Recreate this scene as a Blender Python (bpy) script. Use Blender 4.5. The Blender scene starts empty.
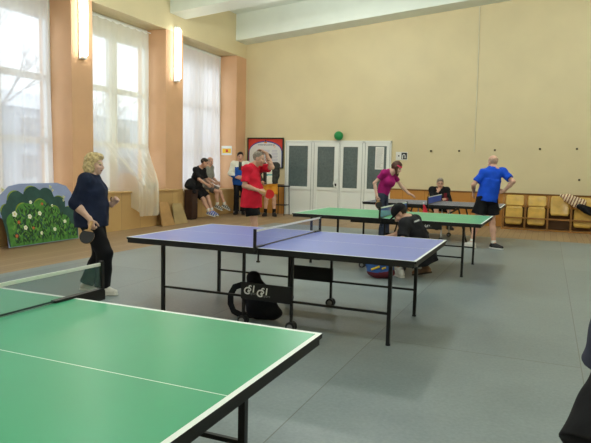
import bpy, bmesh, math, random
import numpy as np
from mathutils import Vector, Matrix
PI = math.pi
S = bpy.context.scene
COL = S.collection
random.seed(7)

# ------------------------------------------------------------------ materials
def srgb(r, g, b):
    f = lambda c: c / 12.92 if c <= .04045 else ((c + .055) / 1.055) ** 2.4
    return (f(r / 255), f(g / 255), f(b / 255), 1)

def mat(name, col, rough=.6, spec=.3, var=.0, vscale=8, metal=0, bump=0, bscale=60, sheen=0, emit=None, estr=1):
    m = bpy.data.materials.new(name); m.use_nodes = True
    nt = m.node_tree; b = nt.nodes['Principled BSDF']
    c = srgb(*col)
    b.inputs['Base Color'].default_value = c
    b.inputs['Roughness'].default_value = rough
    b.inputs['Specular IOR Level'].default_value = spec
    b.inputs['Metallic'].default_value = metal
    if sheen: b.inputs['Sheen Weight'].default_value = sheen
    if emit:
        b.inputs['Emission Color'].default_value = srgb(*emit); b.inputs['Emission Strength'].default_value = estr
    if var or bump:
        tc = nt.nodes.new('ShaderNodeTexCoord')
    if var:
        n = nt.nodes.new('ShaderNodeTexNoise'); n.inputs['Scale'].default_value = vscale; n.inputs['Detail'].default_value = 4
        r = nt.nodes.new('ShaderNodeValToRGB')
        r.color_ramp.elements[0].position = .3; r.color_ramp.elements[1].position = .7
        r.color_ramp.elements[0].color = tuple(x * (1 - var) for x in c[:3]) + (1,)
        r.color_ramp.elements[1].color = tuple(min(1, x * (1 + var)) for x in c[:3]) + (1,)
        nt.links.new(tc.outputs['Object'], n.inputs['Vector'])
        nt.links.new(n.outputs['Fac'], r.inputs['Fac']); nt.links.new(r.outputs['Color'], b.inputs['Base Color'])
    if bump:
        n2 = nt.nodes.new('ShaderNodeTexNoise'); n2.inputs['Scale'].default_value = bscale
        bp = nt.nodes.new('ShaderNodeBump'); bp.inputs['Strength'].default_value = bump; bp.inputs['Distance'].default_value = .01
        nt.links.new(tc.outputs['Object'], n2.inputs['Vector'])
        nt.links.new(n2.outputs['Fac'], bp.inputs['Height']); nt.links.new(bp.outputs['Normal'], b.inputs['Normal'])
    return m

def see_through(name, col, alpha, rough=.8, translucent=.0, grid=None):
    """a woven open fabric: part of the light passes straight through"""
    m = bpy.data.materials.new(name); m.use_nodes = True
    nt = m.node_tree; nt.nodes.clear()
    out = nt.nodes.new('ShaderNodeOutputMaterial')
    tr = nt.nodes.new('ShaderNodeBsdfTransparent')
    di = nt.nodes.new('ShaderNodeBsdfDiffuse'); di.inputs['Color'].default_value = srgb(*col)
    mx = nt.nodes.new('ShaderNodeMixShader'); mx.inputs[0].default_value = alpha
    last = di
    if translucent:
        tl = nt.nodes.new('ShaderNodeBsdfTranslucent'); tl.inputs['Color'].default_value = srgb(*col)
        m2 = nt.nodes.new('ShaderNodeMixShader'); m2.inputs[0].default_value = translucent
        nt.links.new(di.outputs[0], m2.inputs[1]); nt.links.new(tl.outputs[0], m2.inputs[2]); last = m2
    nt.links.new(tr.outputs[0], mx.inputs[1]); nt.links.new(last.outputs[0], mx.inputs[2])
    nt.links.new(mx.outputs[0], out.inputs['Surface'])
    return m

def planks(name, c1, c2, axis, width, rough=.45, length=2.2, gap=.03):
    """boards running along the other axis; each board its own tint"""
    m = bpy.data.materials.new(name); m.use_nodes = True
    nt = m.node_tree; b = nt.nodes['Principled BSDF']; b.inputs['Roughness'].default_value = rough
    b.inputs['Specular IOR Level'].default_value = .3
    tc = nt.nodes.new('ShaderNodeTexCoord'); sp = nt.nodes.new('ShaderNodeSeparateXYZ')
    nt.links.new(tc.outputs['Object'], sp.inputs[0])
    d = nt.nodes.new('ShaderNodeMath'); d.operation = 'DIVIDE'; d.inputs[1].default_value = width
    nt.links.new(sp.outputs[axis], d.inputs[0])
    fl = nt.nodes.new('ShaderNodeMath'); fl.operation = 'FLOOR'; nt.links.new(d.outputs[0], fl.inputs[0])
    fr = nt.nodes.new('ShaderNodeMath'); fr.operation = 'FRACT'; nt.links.new(d.outputs[0], fr.inputs[0])
    wn = nt.nodes.new('ShaderNodeTexWhiteNoise'); wn.noise_dimensions = '1D'; nt.links.new(fl.outputs[0], wn.inputs['W'])
    mp = nt.nodes.new('ShaderNodeMapping')
    mp.inputs['Scale'].default_value = {0: (30, 1.5, 30), 1: (1.5, 30, 30), 2: (3, 3, 30)}[axis] if axis != 9 else (1, 1, 1)
    nt.links.new(tc.outputs['Object'], mp.inputs[0])
    no = nt.nodes.new('ShaderNodeTexNoise'); no.inputs['Scale'].default_value = 1; no.inputs['Detail'].default_value = 5
    nt.links.new(mp.outputs[0], no.inputs['Vector'])
    ad = nt.nodes.new('ShaderNodeMath'); ad.operation = 'ADD'; nt.links.new(wn.outputs['Value'], ad.inputs[0]); nt.links.new(no.outputs['Fac'], ad.inputs[1])
    hv = nt.nodes.new('ShaderNodeMath'); hv.operation = 'MULTIPLY'; hv.inputs[1].default_value = .5; nt.links.new(ad.outputs[0], hv.inputs[0])
    mx = nt.nodes.new('ShaderNodeMix'); mx.data_type = 'RGBA'
    mx.inputs['A'].default_value = srgb(*c1); mx.inputs['B'].default_value = srgb(*c2)
    nt.links.new(hv.outputs[0], mx.inputs['Factor'])
    lt = nt.nodes.new('ShaderNodeMath'); lt.operation = 'LESS_THAN'; lt.inputs[1].default_value = gap; nt.links.new(fr.outputs[0], lt.inputs[0])
    m3 = nt.nodes.new('ShaderNodeMix'); m3.data_type = 'RGBA'; m3.inputs['B'].default_value = tuple(x * .55 for x in srgb(*c1)[:3]) + (1,)
    nt.links.new(lt.outputs[0], m3.inputs['Factor']); nt.links.new(mx.outputs['Result'], m3.inputs['A'])
    nt.links.new(m3.outputs['Result'], b.inputs['Base Color'])
    return m

# ------------------------------------------------------------------ objects
def tag(o, label=None, cat=None, group=None, kind=None):
    if label: o['label'] = label
    if cat: o['category'] = cat
    if group: o['group'] = group
    if kind: o['kind'] = kind
    return o

def thing(name, label, cat, loc=(0, 0, 0), rotz=0, group=None):
    o = bpy.data.objects.new(name, None); COL.objects.link(o)
    o.location = loc; o.rotation_euler = (0, 0, rotz); o.empty_display_size = .1
    return tag(o, label, cat, group)

def link(name, me, parent=None, loc=None):
    o = bpy.data.objects.new(name, me); COL.objects.link(o)
    if parent is not None: o.parent = parent
    if loc is not None: o.location = loc
    return o

class MB:
    """collects shapes, links them as one mesh object; each shape may take its own material slot"""
    def __init__(s): s.v = []; s.f = []; s.m = []; s.mats = []; s.sm = []
    def slot(s, m):
        if m not in s.mats: s.mats.append(m)
        return s.mats.index(m)
    def add(s, vs, fs, m, smooth=False):
        k = len(s.v); i = s.slot(m); s.v += [tuple(v) for v in vs]
        for f in fs: s.f.append([k + a for a in f]); s.m.append(i); s.sm.append(smooth)
    def box(s, lo, hi, m, bev=0):
        x0, y0, z0 = lo; x1, y1, z1 = hi
        if bev:
            bm = bmesh.new(); bmesh.ops.create_cube(bm, size=1)
            for v in bm.verts: v.co = Vector(((x0 + x1) / 2 + v.co.x * (x1 - x0), (y0 + y1) / 2 + v.co.y * (y1 - y0), (z0 + z1) / 2 + v.co.z * (z1 - z0)))
            bmesh.ops.bevel(bm, geom=bm.edges[:], offset=bev, segments=2, affect='EDGES', profile=.6)
            bm.verts.index_update(); s.add([v.co for v in bm.verts], [[v.index for v in f.verts] for f in bm.faces], m); bm.free(); return
        vs = [(x0, y0, z0), (x1, y0, z0), (x1, y1, z0), (x0, y1, z0), (x0, y0, z1), (x1, y0, z1), (x1, y1, z1), (x0, y1, z1)]
        s.add(vs, [(3, 2, 1, 0), (4, 5, 6, 7), (0, 1, 5, 4), (1, 2, 6, 5), (2, 3, 7, 6), (3, 0, 4, 7)], m)
    def quad(s, a, b, c, d, m): s.add([a, b, c, d], [(0, 1, 2, 3)], m)
    def tube(s, pts, r, m, n=10, caps=True):
        pts = [Vector(p) for p in pts]; rs = r if isinstance(r, (list, tuple)) else [r] * len(pts)
        vs = []; fs = []; ref = None
        for i, p in enumerate(pts):
            t = (pts[min(i + 1, len(pts) - 1)] - pts[max(i - 1, 0)]).normalized()
            if ref is None: ref = t.orthogonal().normalized()
            u = (ref - t * ref.dot(t)).normalized(); ref = u; w = t.cross(u)
            for k in range(n):
                a = 2 * PI * k / n; vs.append(p + (u * math.cos(a) + w * math.sin(a)) * rs[i])
        for i in range(len(pts) - 1):
            for k in range(n):
                fs.append((i * n + k, i * n + (k + 1) % n, (i + 1) * n + (k + 1) % n, (i + 1) * n + k))
        s.add(vs, fs, m, True)
        if caps: s.add(vs[:n], [tuple(range(n))[::-1]], m); s.add(vs[-n:], [tuple(range(n))], m)
    def bar(s, a, b, w, h, m):
        a = Vector(a); b = Vector(b); t = (b - a).normalized()
        u = Vector((0, 0, 1)).cross(t)
        u = u.normalized() if u.length > 1e-4 else Vector((1, 0, 0)); k = t.cross(u)
        vs = [p + u * sx * w / 2 + k * sy * h / 2 for p in (a, b) for sx, sy in ((-1, -1), (1, -1), (1, 1), (-1, 1))]
        s.add(vs, [(3, 2, 1, 0), (4, 5, 6, 7), (0, 1, 5, 4), (1, 2, 6, 5), (2, 3, 7, 6), (3, 0, 4, 7)], m)
    def ball(s, c, r, m, n=24):
        rr = r if isinstance(r, (list, tuple)) else (r, r, r)
        vs = []; fs = []
        for i in range(n // 2 + 1):
            for k in range(n):
                th = PI * i / (n // 2); ph = 2 * PI * k / n
                vs.append((c[0] + rr[0] * math.sin(th) * math.cos(ph), c[1] + rr[1] * math.sin(th) * math.sin(ph), c[2] + rr[2] * math.cos(th)))
        for i in range(n // 2):
            for k in range(n): fs.append((i * n + k, (i + 1) * n + k, (i + 1) * n + (k + 1) % n, i * n + (k + 1) % n))
        s.add(vs, fs, m, True)
    def prism(s, poly, m, to3, d):
        """poly: 2-D outline, to3(u,v,w) maps to 3-D, d thickness along w"""
        n = len(poly)
        vs = [to3(u, v, 0) for u, v in poly] + [to3(u, v, d) for u, v in poly]
        s.add(vs, [tuple(range(n))[::-1], tuple(range(n, 2 * n))] + [(k, (k + 1) % n, n + (k + 1) % n, n + k) for k in range(n)], m)
    def build(s, name, parent=None, loc=None, merge=False):
        me = bpy.data.meshes.new(name); me.from_pydata(s.v, [], s.f)
        for m in s.mats: me.materials.append(m)
        me.polygons.foreach_set('material_index', s.m); me.polygons.foreach_set('use_smooth', s.sm)
        bm = bmesh.new(); bm.from_mesh(me)
        if merge: bmesh.ops.remove_doubles(bm, verts=bm.verts[:], dist=1e-5)
        bmesh.ops.recalc_face_normals(bm, faces=bm.faces[:]); bm.to_mesh(me); bm.free()
        me.update(); return link(name, me, parent, loc)

def struct(mb, name, parent=None):
    o = mb.build(name, parent)
    if parent is None: o['kind'] = 'structure'
    return o

def text_mesh(body, size, m, to3, depth=.001, shear=0, bold=0):
    """lettering as a flat mesh, each vertex mapped by to3(x, y, z)"""
    cu = bpy.data.curves.new('lettering', 'FONT'); cu.body = body; cu.size = size; cu.extrude = depth; cu.shear = shear; cu.offset = bold
    cu.resolution_u = 3
    o = bpy.data.objects.new('lettering', cu); COL.objects.link(o)
    dg = bpy.context.evaluated_depsgraph_get(); dg.update()
    me = bpy.data.meshes.new_from_object(o.evaluated_get(dg))
    bpy.data.objects.remove(o); bpy.data.curves.remove(cu)
    for v in me.vertices: v.co = to3(*v.co)
    me.materials.clear(); me.materials.append(m); return me

# ------------------------------------------------------------------ smooth solids from distance fields
def V(*a): return np.array(a if len(a) > 1 else a[0], dtype=np.float64)
def nrm(v): v = np.asarray(v, float); return v / (np.linalg.norm(v) + 1e-12)

class Cone:
    def __init__(s, a, b, ra, rb, cut=()): s.a = V(a); s.b = V(b); s.ra = ra; s.rb = rb; s.cut = cut
    def bb(s):
        r = max(s.ra, s.rb); return np.minimum(s.a, s.b) - r, np.maximum(s.a, s.b) + r
    def d(s, p):
        ab = s.b - s.a; t = np.clip(((p - s.a) @ ab) / (ab @ ab + 1e-9), 0, 1)
        q = p - s.a - t[..., None] * ab
        return np.sqrt((q * q).sum(-1)) - (s.ra + (s.rb - s.ra) * t)
class Ell:
    def __init__(s, c, ax, r, cut=()): s.c = V(c); s.ax = np.array(ax); s.r = V(r); s.cut = cut
    def bb(s): R = max(s.r); return s.c - R, s.c + R
    def d(s, p):
        q = (p - s.c) @ s.ax.T; k = q / s.r; k0 = np.sqrt((k * k).sum(-1)); k2 = k / s.r; k1 = np.sqrt((k2 * k2).sum(-1)) + 1e-9
        return k0 * (k0 - 1) / k1
class ECyl:
    """tapering cylinder of elliptical section, flat ends"""
    def __init__(s, a, b, lat, ra, rb, cut=()): s.a = V(a); s.b = V(b); s.lat = V(lat); s.ra = ra; s.rb = rb; s.cut = cut
    def bb(s):
        r = max(*s.ra, *s.rb); return np.minimum(s.a, s.b) - r, np.maximum(s.a, s.b) + r
    def d(s, p):
        ab = s.b - s.a; L = np.linalg.norm(ab); t3 = ab / L; lat = nrm(s.lat - t3 * (s.lat @ t3)); dep = np.cross(t3, lat)
        q = p - s.a; h = q @ t3; t = np.clip(h / L, 0, 1); u = q @ lat; v = q @ dep
        ru = s.ra[0] + (s.rb[0] - s.ra[0]) * t; rv = s.ra[1] + (s.rb[1] - s.ra[1]) * t
        k0 = np.sqrt((u / ru) ** 2 + (v / rv) ** 2); k1 = np.sqrt((u / ru ** 2) ** 2 + (v / rv ** 2) ** 2) + 1e-9
        return np.maximum(k0 * (k0 - 1) / k1, np.maximum(-h, h - L))

def smin(a, b, k):
    h = np.maximum(k - np.abs(a - b), 0) / k
    return np.minimum(a, b) - h * h * k * .25

def field(groups, h, fold=None, subtract=()):
    """groups: (prims, k inside, k to the rest) -> grid origin and values"""
    allp = [p for g in groups for p in g[0]]
    lo = np.min([p.bb()[0] for p in allp], 0) - 3 * h; hi = np.max([p.bb()[1] for p in allp], 0) + 3 * h
    n = np.ceil((hi - lo) / h).astype(int) + 1
    F = np.full(n, 1.0, np.float32)
    ax = [lo[i] + h * np.arange(n[i]) for i in range(3)]
    def sub(p, mg):
        a, b = p.bb(); i0 = np.maximum(np.floor((a - mg - lo) / h).astype(int), 0); i1 = np.minimum(np.ceil((b + mg - lo) / h).astype(int) + 1, n)
        sl = tuple(slice(i0[i], i1[i]) for i in range(3))
        P = np.stack(np.meshgrid(ax[0][sl[0]], ax[1][sl[1]], ax[2][sl[2]], indexing='ij'), -1)
        d = p.d(P)
        for q, nn in p.cut: d = np.maximum(d, (P - V(q)) @ nrm(nn))
        return sl, d
    for prims, k, k2 in groups:
        if len(groups) == 1: G = F
        else: G = np.full(n, 1.0, np.float32)
        for p in prims:
            sl, d = sub(p, max(k, k2, .03) + h); G[sl] = smin(G[sl], d, k)
        if len(groups) > 1: F = smin(F, G, k2)
    for p in subtract:
        sl, d = sub(p, .03); F[sl] = np.maximum(F[sl], -d)
    if fold:
        amp, fr, seed = fold
        X, Y, Z = np.meshgrid(*ax, indexing='ij', sparse=True)
        F = F + amp * (np.sin(X * fr + 2.1 * np.sin(Z * fr * .6 + seed)) * np.sin(Z * fr * .55 + 1.7 * np.sin(Y * fr * .7 + seed)) + .6 * np.sin(Y * fr * 1.3 + Z * fr * .8 + seed))
    return lo, F

def net_surface(lo, F, h):
    n = F.shape; sg = F < 0
    c = np.zeros((n[0] - 1, n[1] - 1, n[2] - 1), np.int8)
    for i in (0, 1):
        for j in (0, 1):
            for k in (0, 1): c += sg[i:n[0] - 1 + i, j:n[1] - 1 + j, k:n[2] - 1 + k]
    idx = np.argwhere((c > 0) & (c < 8))
    vid = np.full(c.shape, -1, np.int64); vid[tuple(idx.T)] = np.arange(len(idx))
    val = {o: F[idx[:, 0] + o[0], idx[:, 1] + o[1], idx[:, 2] + o[2]] for o in [(i, j, k) for i in (0, 1) for j in (0, 1) for k in (0, 1)]}
    acc = np.zeros((len(idx), 3)); cnt = np.zeros(len(idx))
    for o in val:
        for a in range(3):
            if o[a]: continue
            o2 = tuple(1 if q == a else o[q] for q in range(3))
            x, y = val[o], val[o2]; cr = (x < 0) != (y < 0)
            t = np.where(cr, x / np.where(cr, x - y, 1), 0)
            p = np.tile(np.array(o, float), (len(idx), 1)); p[:, a] += t
            acc[cr] += p[cr]; cnt[cr] += 1
    vs = lo + h * (idx + acc / np.maximum(cnt, 1)[:, None])
    fs = []
    for a in range(3):
        b, d = (a + 1) % 3, (a + 2) % 3
        s0 = [slice(None)] * 3; s1 = [slice(None)] * 3; s0[a] = slice(0, -1); s1[a] = slice(1, None)
        A = sg[tuple(s0)]; B = sg[tuple(s1)]; e = np.argwhere(A != B)
        e = e[(e[:, b] > 0) & (e[:, d] > 0) & (e[:, b] < n[b] - 1) & (e[:, d] < n[d] - 1)]
        flip = A[tuple(e.T)]
        def cell(db, dd):
            q = e.copy(); q[:, b] -= db; q[:, d] -= dd; return vid[tuple(q.T)]
        q = np.stack([cell(1, 1), cell(0, 1), cell(0, 0), cell(1, 0)], 1)
        q[~flip] = q[~flip][:, ::-1]; fs.append(q)
    return vs, np.concatenate(fs)

def solid(name, parent, groups, h, mats, matfn=None, fold=None, subtract=(), loc=None):
    lo, F = field(groups, h, fold, subtract); vs, fs = net_surface(lo, F, h)
    # one relaxing pass evens out the grid
    me = bpy.data.meshes.new(name)
    me.vertices.add(len(vs)); me.vertices.foreach_set('co', vs.astype(np.float32).ravel())
    me.loops.add(fs.size); me.loops.foreach_set('vertex_index', fs.astype(np.int32).ravel())
    me.polygons.add(len(fs)); me.polygons.foreach_set('loop_start', np.arange(0, fs.size, 4, dtype=np.int32))
    me.update(calc_edges=True); me.validate()
    for m in (mats if isinstance(mats, (list, tuple)) else [mats]): me.materials.append(m)
    me.polygons.foreach_set('use_smooth', np.ones(len(me.polygons), bool))
    if matfn is not None and len(me.polygons) == len(fs):
        me.polygons.foreach_set('material_index', np.asarray(matfn(vs[fs].mean(1)), np.int32))
    me.update(); return link(name, me, parent, loc)
# ------------------------------------------------------------------ people
CAMROT = 0.4076
SKIN = mat('skin', (205, 160, 138), .55, .3, .08, 14)
SKIN_PALE = mat('skin_pale', (216, 178, 158), .55, .3, .08, 14)
LIPS = mat('lips', (165, 95, 88), .5)
EYE = mat('eye', (45, 36, 32), .3)
HAIR_BLOND = mat('hair_blond', (202, 180, 132), .6, .3, .3, 40, bump=.6, bscale=90)
HAIR_BROWN = mat('hair_brown', (78, 48, 38), .5, .3, .3, 40, bump=.6, bscale=90)
HAIR_DARK = mat('hair_dark', (42, 34, 30), .5, .3, .25, 40, bump=.6, bscale=90)
HAIR_PALE = mat('hair_pale', (190, 158, 138), .6, .3, .1, 40)
HAIR_GREY = mat('hair_grey', (142, 132, 120), .6, .3, .3, 40, bump=.6, bscale=90)
BLACK_CLOTH = mat('black_cloth', (30, 30, 33), .85, .15, .2, 12)
BLACK_SHORTS = mat('black_shorts', (22, 22, 25), .8, .15, .2, 12)
NAVY_CLOTH = mat('navy_cloth', (30, 37, 58), .85, .15, .18, 12)
RED_CLOTH = mat('red_cloth', (204, 34, 56), .8, .15, .12, 10)
BLUE_CLOTH = mat('blue_cloth', (28, 78, 200), .8, .15, .12, 10)
MAGENTA_CLOTH = mat('magenta_cloth', (156, 32, 106), .8, .15, .12, 10)
GREY_CLOTH = mat('grey_checked_cloth', (140, 140, 132), .85, .15, .25, 60)
WHITE_CLOTH = mat('white_cloth', (228, 228, 214), .85, .15, .06, 10)
ROYAL_CLOTH = mat('royal_blue_cloth', (38, 88, 170), .85, .15, .1, 10)
TEAL_CLOTH = mat('teal_cloth', (60, 160, 170), .85)
DARKGREY_CLOTH = mat('dark_grey_cloth', (62, 62, 60), .85, .15, .2, 12)
DENIM = mat('dark_denim', (56, 61, 76), .9, .1, .2, 20)
ORANGE_CLOTH = mat('orange_cloth', (214, 146, 50), .8, .15, .1, 10)
SHOE_WHITE = mat('white_shoe', (214, 212, 204), .5, .3, .1, 30)
SHOE_BLUE = mat('blue_shoe', (30, 60, 160), .5, .3, .1, 30)
SHOE_BLACK = mat('black_shoe', (32, 32, 34), .5, .3, .1, 30)
SHOE_BROWN = mat('tan_shoe', (128, 98, 74), .5, .3, .1, 30)
SOLE_DARK = mat('dark_sole', (60, 52, 46), .7)
SOLE_WHITE = mat('white_sole', (225, 224, 218), .6)
SOCK_WHITE = mat('white_sock', (222, 220, 214), .9, .1)
SOCK_BLACK = mat('black_sock', (28, 28, 30), .9, .1)

def ik(a, t, l1, l2, pole):
    a = V(a); t = V(t); d = t - a; L = np.linalg.norm(d); u = d / L
    if L > (l1 + l2) * .995: t = a + u * (l1 + l2) * .995; L = (l1 + l2) * .995
    x = (l1 * l1 - l2 * l2 + L * L) / (2 * L); y = math.sqrt(max(l1 * l1 - x * x, 0))
    p = V(pole) - u * (V(pole) @ u)
    return a + u * x + nrm(p) * y, t

def hand_prims(w, d, n, ts, curl, spread=.1, k=1.0):
    """palm, four unequal bent fingers and a thumb off the side of the palm"""
    d = nrm(d); n = nrm(V(n) - d * (V(n) @ d)); lat = np.cross(d, n)
    if lat @ V(ts) < 0: lat = -lat       # lat points to the thumb side
    w = V(w); out = []
    pc = w + d * .048 * k
    out.append(Ell(pc, [d, lat, n], (.054 * k, .041 * k, .017 * k)))
    out.append(Cone(w - d * .02 * k, w + d * .02 * k, .026 * k, .028 * k))
    for i, L in enumerate((.92, 1.0, .95, .78)):
        b = w + d * (.088 - .004 * abs(i - 1)) * k + lat * (.029 - .0195 * i) * k
        fd = nrm(d + lat * spread * (1.5 - i) * .35); p = b - d * .02 * k
        a = 0; pts = [p, b]
        for seg, c in ((.040, curl), (.026, curl * 1.15), (.021, curl * .8)):
            a += c; q = pts[-1] + (fd * math.cos(a) + n * math.sin(a)) * seg * L * k; pts.append(q)
        rr = (.0105, .0102, .0095, .0088, .008)
        for j in range(4): out.append(Cone(pts[j], pts[j + 1], rr[j] * k, rr[j + 1] * k))
    b = w + d * .022 * k + lat * .026 * k
    q1 = b + nrm(d * .62 + lat * .7 + n * .35) * .042 * k; q2 = q1 + nrm(d * .85 + lat * .15 + n * (.3 + curl * .5)) * .034 * k; q3 = q2 + nrm(d * .8 - lat * .15 + n * (.3 + curl * .7)) * .026 * k
    for a_, b_, r1, r2 in ((b, q1, .0155, .0125), (q1, q2, .0122, .0105), (q2, q3, .0105, .0085)): out.append(Cone(a_, b_, r1 * k, r2 * k))
    return out

def person(label, base, J, L, rot=CAMROT, h=.009, group=None):
    """J: joints in metres from the spot on the floor (x image-right, y away, z up); L: looks"""
    root = thing('person', label, 'person', (base[0], base[1], 0), rot, group)
    s = J.get('s', 1.0); g = L.get('girth', 1.0); bel = L.get('belly', .0)
    pel = V(J['pelvis']); nk = V(J['neck']); hd = V(J['head']); hf = nrm(J['face'])
    up = nrm(nk - pel); sax = V(J['sax']); sax = nrm(sax - up * (sax @ up)); hax = nrm(J.get('hax', J['sax']))   # towards the person's right
    fw = np.cross(up, sax); fwp = nrm(np.cross(V(0, 0, 1), hax)); fw = nrm(fw)
    fw = -fw if np.cross(sax, fw) @ up < 0 else fw     # right x forward = up
    fwp = -fwp if np.cross(hax, fwp)[2] < 0 else fwp
    T = np.linalg.norm(nk - pel); sw = L.get('shoulder', .185) * s; hw = L.get('hip', .088) * s
    ax = [sax, fw, up]
    P = lambda f: pel + (nk - pel) * f
    torso = [Ell(pel + up * .03, [hax, fwp, np.cross(hax, fwp)], (.165 * s * g, .118 * s * g, .14 * s)),
             Ell(P(.36), ax, (.142 * s * g, .103 * s * g, .19 * s)),
             Ell(P(.68), ax, (.162 * s * g, .112 * s * g, .19 * s)),
             Cone(nk - up * .04, hd - hf * .012 * s - V(0, 0, .05) * s, .062 * s, .056 * s)]
    if bel: torso.append(Ell(P(.3) + fw * .05 * s, ax, (.14 * s * g, .11 * s + bel, .15 * s)))
    if L.get('bust'):
        for q in (-1, 1): torso.append(Ell(P(.62) + sax * q * .075 * s + fw * .09 * s, ax, (.075 * s, L['bust'], .075 * s)))
    sh = {}
    for q, e in ((1, 'R'), (-1, 'L')):
        sh[e] = V(J['sh' + e]) if 'sh' + e in J else nk - up * .055 * s + sax * q * sw
        torso.append(Cone(nk + up * .0, sh[e] + up * .015, .05 * s, .052 * s)); torso.append(Ell(sh[e], np.eye(3), (.06 * s,) * 3))
    hu = nrm(V(0, 0, 1) - hf * hf[2]) if 'hup' not in J else nrm(V(J['hup']) - hf * (V(J['hup']) @ hf)); hl = np.cross(hf, hu); hx = [hl, hf, hu]
    H = lambda l, f, u: hd + (hl * l + hf * f + hu * u) * s
    head = [Ell(H(0, -.012, .03), hx, V(.076, .098, .09) * s), Ell(H(0, .03, -.045), hx, V(.059, .064, .075) * s),
            Cone(H(0, .068, -.098), H(0, .06, -.095), .022 * s, .024 * s), Cone(H(-.028, .078, .016), H(.028, .078, .016), .013 * s, .013 * s),
            Cone(H(0, .09, .004), H(0, .113, -.034), .0095 * s, .0135 * s), Ell(H(0, .098, -.04), hx, V(.017, .012, .01) * s),
            Cone(H(-.017, .086, -.066), H(.017, .086, -.066), .009 * s, .009 * s)]
    for q in (-1, 1):
        head.append(Ell(H(q * .078, -.004, -.012), hx, V(.012, .022, .034) * s)); head.append(Ell(H(q * .042, .068, -.03), hx, V(.022, .02, .022) * s))
    groups = [(torso, .05 * s, .02)]
    groups.append((head, .018 * s, .018))
    arms = {}; la, lf = .285 * s, .255 * s
    for q, e in ((1, 'R'), (-1, 'L')):
        if 'wrist' + e not in J: continue
        el, wr = ik(sh[e], J['wrist' + e], la, lf, J.get('pole' + e, sax * q * .3 - fw - V(0, 0, .3)))
        arms[e] = (sh[e], el, wr)
        ag = L.get('arm', 1.0)
        groups.append(([Cone(sh[e], el, .049 * s * ag, .039 * s * ag), Cone(el, el + (wr - el) * .35, .039 * s * ag, .040 * s * ag), Cone(el + (wr - el) * .35, wr, .040 * s * ag, .026 * s)], .02, .02))
        hdn = J.get('hand' + e, {})
        d = hdn.get('d', wr - el); n = hdn.get('n', -sax * q); ts = hdn.get('ts', fw)
        groups.append((hand_prims(wr, d, n, ts, hdn.get('curl', .45), k=s * L.get('handk', 1.0)), .006, .012))
    legs = {}; lt, ls = .43 * s, .41 * s
    for q, e in ((1, 'R'), (-1, 'L')):
        hp = pel + hax * q * hw - V(0, 0, .01); kn, an = ik(hp, J['ankle' + e], lt, ls, J.get('knee' + e, fwp)); legs[e] = (hp, kn, an)
        lg = L.get('leg', 1.0); back = nrm(np.cross(an - kn, hax)); back = back if back @ fwp < 0 else -back
        td = nrm(J['toe' + e])
        groups.append(([Cone(hp, kn, .086 * s * lg, .055 * s * lg), Cone(kn, kn + (an - kn) * .35 + back * .012, .054 * s * lg, .054 * s * lg), Cone(kn + (an - kn) * .3 + back * .012, an, .055 * s * lg, .036 * s),
                        Cone(an, an + td * .12 * s - np.cross(np.cross(td, V(0, 0, 1)), td) * .04 * s, .034 * s, .024 * s)], .03, .03))
    def skinfn(c):
        q = (c - hd) / s; l = q @ hl; f = q @ hf; u = q @ hu; m = np.zeros(len(c), int)
        fr = (f > .05)
        m[fr & (np.abs(np.abs(l) - .031) < .010) & (np.abs(u + .002) < .0055)] = 2
        m[fr & (np.abs(np.abs(l) - .032) < .016) & (np.abs(u - .021) < .0055)] = 3
        m[fr & (np.abs(l) < .022) & (np.abs(u + .066) < .007) & (f > .078)] = 1
        return m
    body = solid('body', root, groups, h, [L.get('skin', SKIN), LIPS, EYE, L.get('brow', HAIR_DARK)], skinfn)

    # ---- hair, cap
    hr = L.get('hair')
    if hr:
        st = hr['style']; hm = hr['mat']; hp_ = []
        big = Ell(H(0, -.016, .036), hx, V(.086, .106, .097) * s)
        if st == 'short': big.cut = [(H(0, .062, .055), hf * .75 - hu * .65), (H(0, 0, -.06), -hu)]; hp_ = [big, Ell(H(0, .03, .105), hx, V(.065, .06, .03) * s)]
        if st == 'fringe_only': big.cut = [(H(0, .03, .03), hf), (H(0, 0, -.055), -hu), (H(0, 0, .06), hu - hf * .15)]; hp_ = [big]
        if st == 'cropped': big = Ell(H(0, -.014, .032), hx, V(.0815, .103, .094) * s); big.cut = [(H(0, .055, .065), hf * .75 - hu * .65), (H(0, 0, -.05), -hu)]; hp_ = [big]
        if st == 'bob':
            big = Ell(H(0, -.014, .034), hx, V(.098, .112, .105) * s, [(H(0, .066, .05), hf * .8 - hu * .6)])
            lo_ = Ell(H(0, -.04, -.045), hx, V(.102, .085, .098) * s, [(H(0, .03, 0), hf)])
            hp_ = [big, lo_, Ell(H(0, .05, .098), hx, V(.06, .05, .03) * s), Ell(H(.07, -.03, -.06), hx, V(.04, .06, .07) * s), Ell(H(-.07, -.03, -.06), hx, V(.04, .06, .07) * s)]
        if st == 'hanging':
            big = Ell(H(0, -.014, .034), hx, V(.09, .108, .1) * s, [(H(0, .066, .05), hf * .8 - hu * .6)])
            hp_ = [big]
            for q in (-1, 1): hp_.append(Cone(H(q * .07, -.0, .0), H(q * .068, .045, -.06) + V(0, 0, -.09) * s, .036 * s, .016 * s))
            hp_.append(Cone(H(0, -.075, .0), H(0, -.06, -.05) + V(0, 0, -.07) * s, .055 * s, .03 * s))
        solid('hair', root, [(hp_, .03, .01)], min(h, .008), hm, fold=(hr.get('rough', .0022), 95, 1.3))
        if hr.get('band'):
            band = Ell(H(0, -.014, .034), hx, V(.094, .113, .104) * s, [(H(0, 0, .062), hu), (H(0, 0, .034), -hu), (H(0, .0, 0), -hf)])
            solid('headband', root, [([band], .01, .01)], .007, hr['band'])
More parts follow.
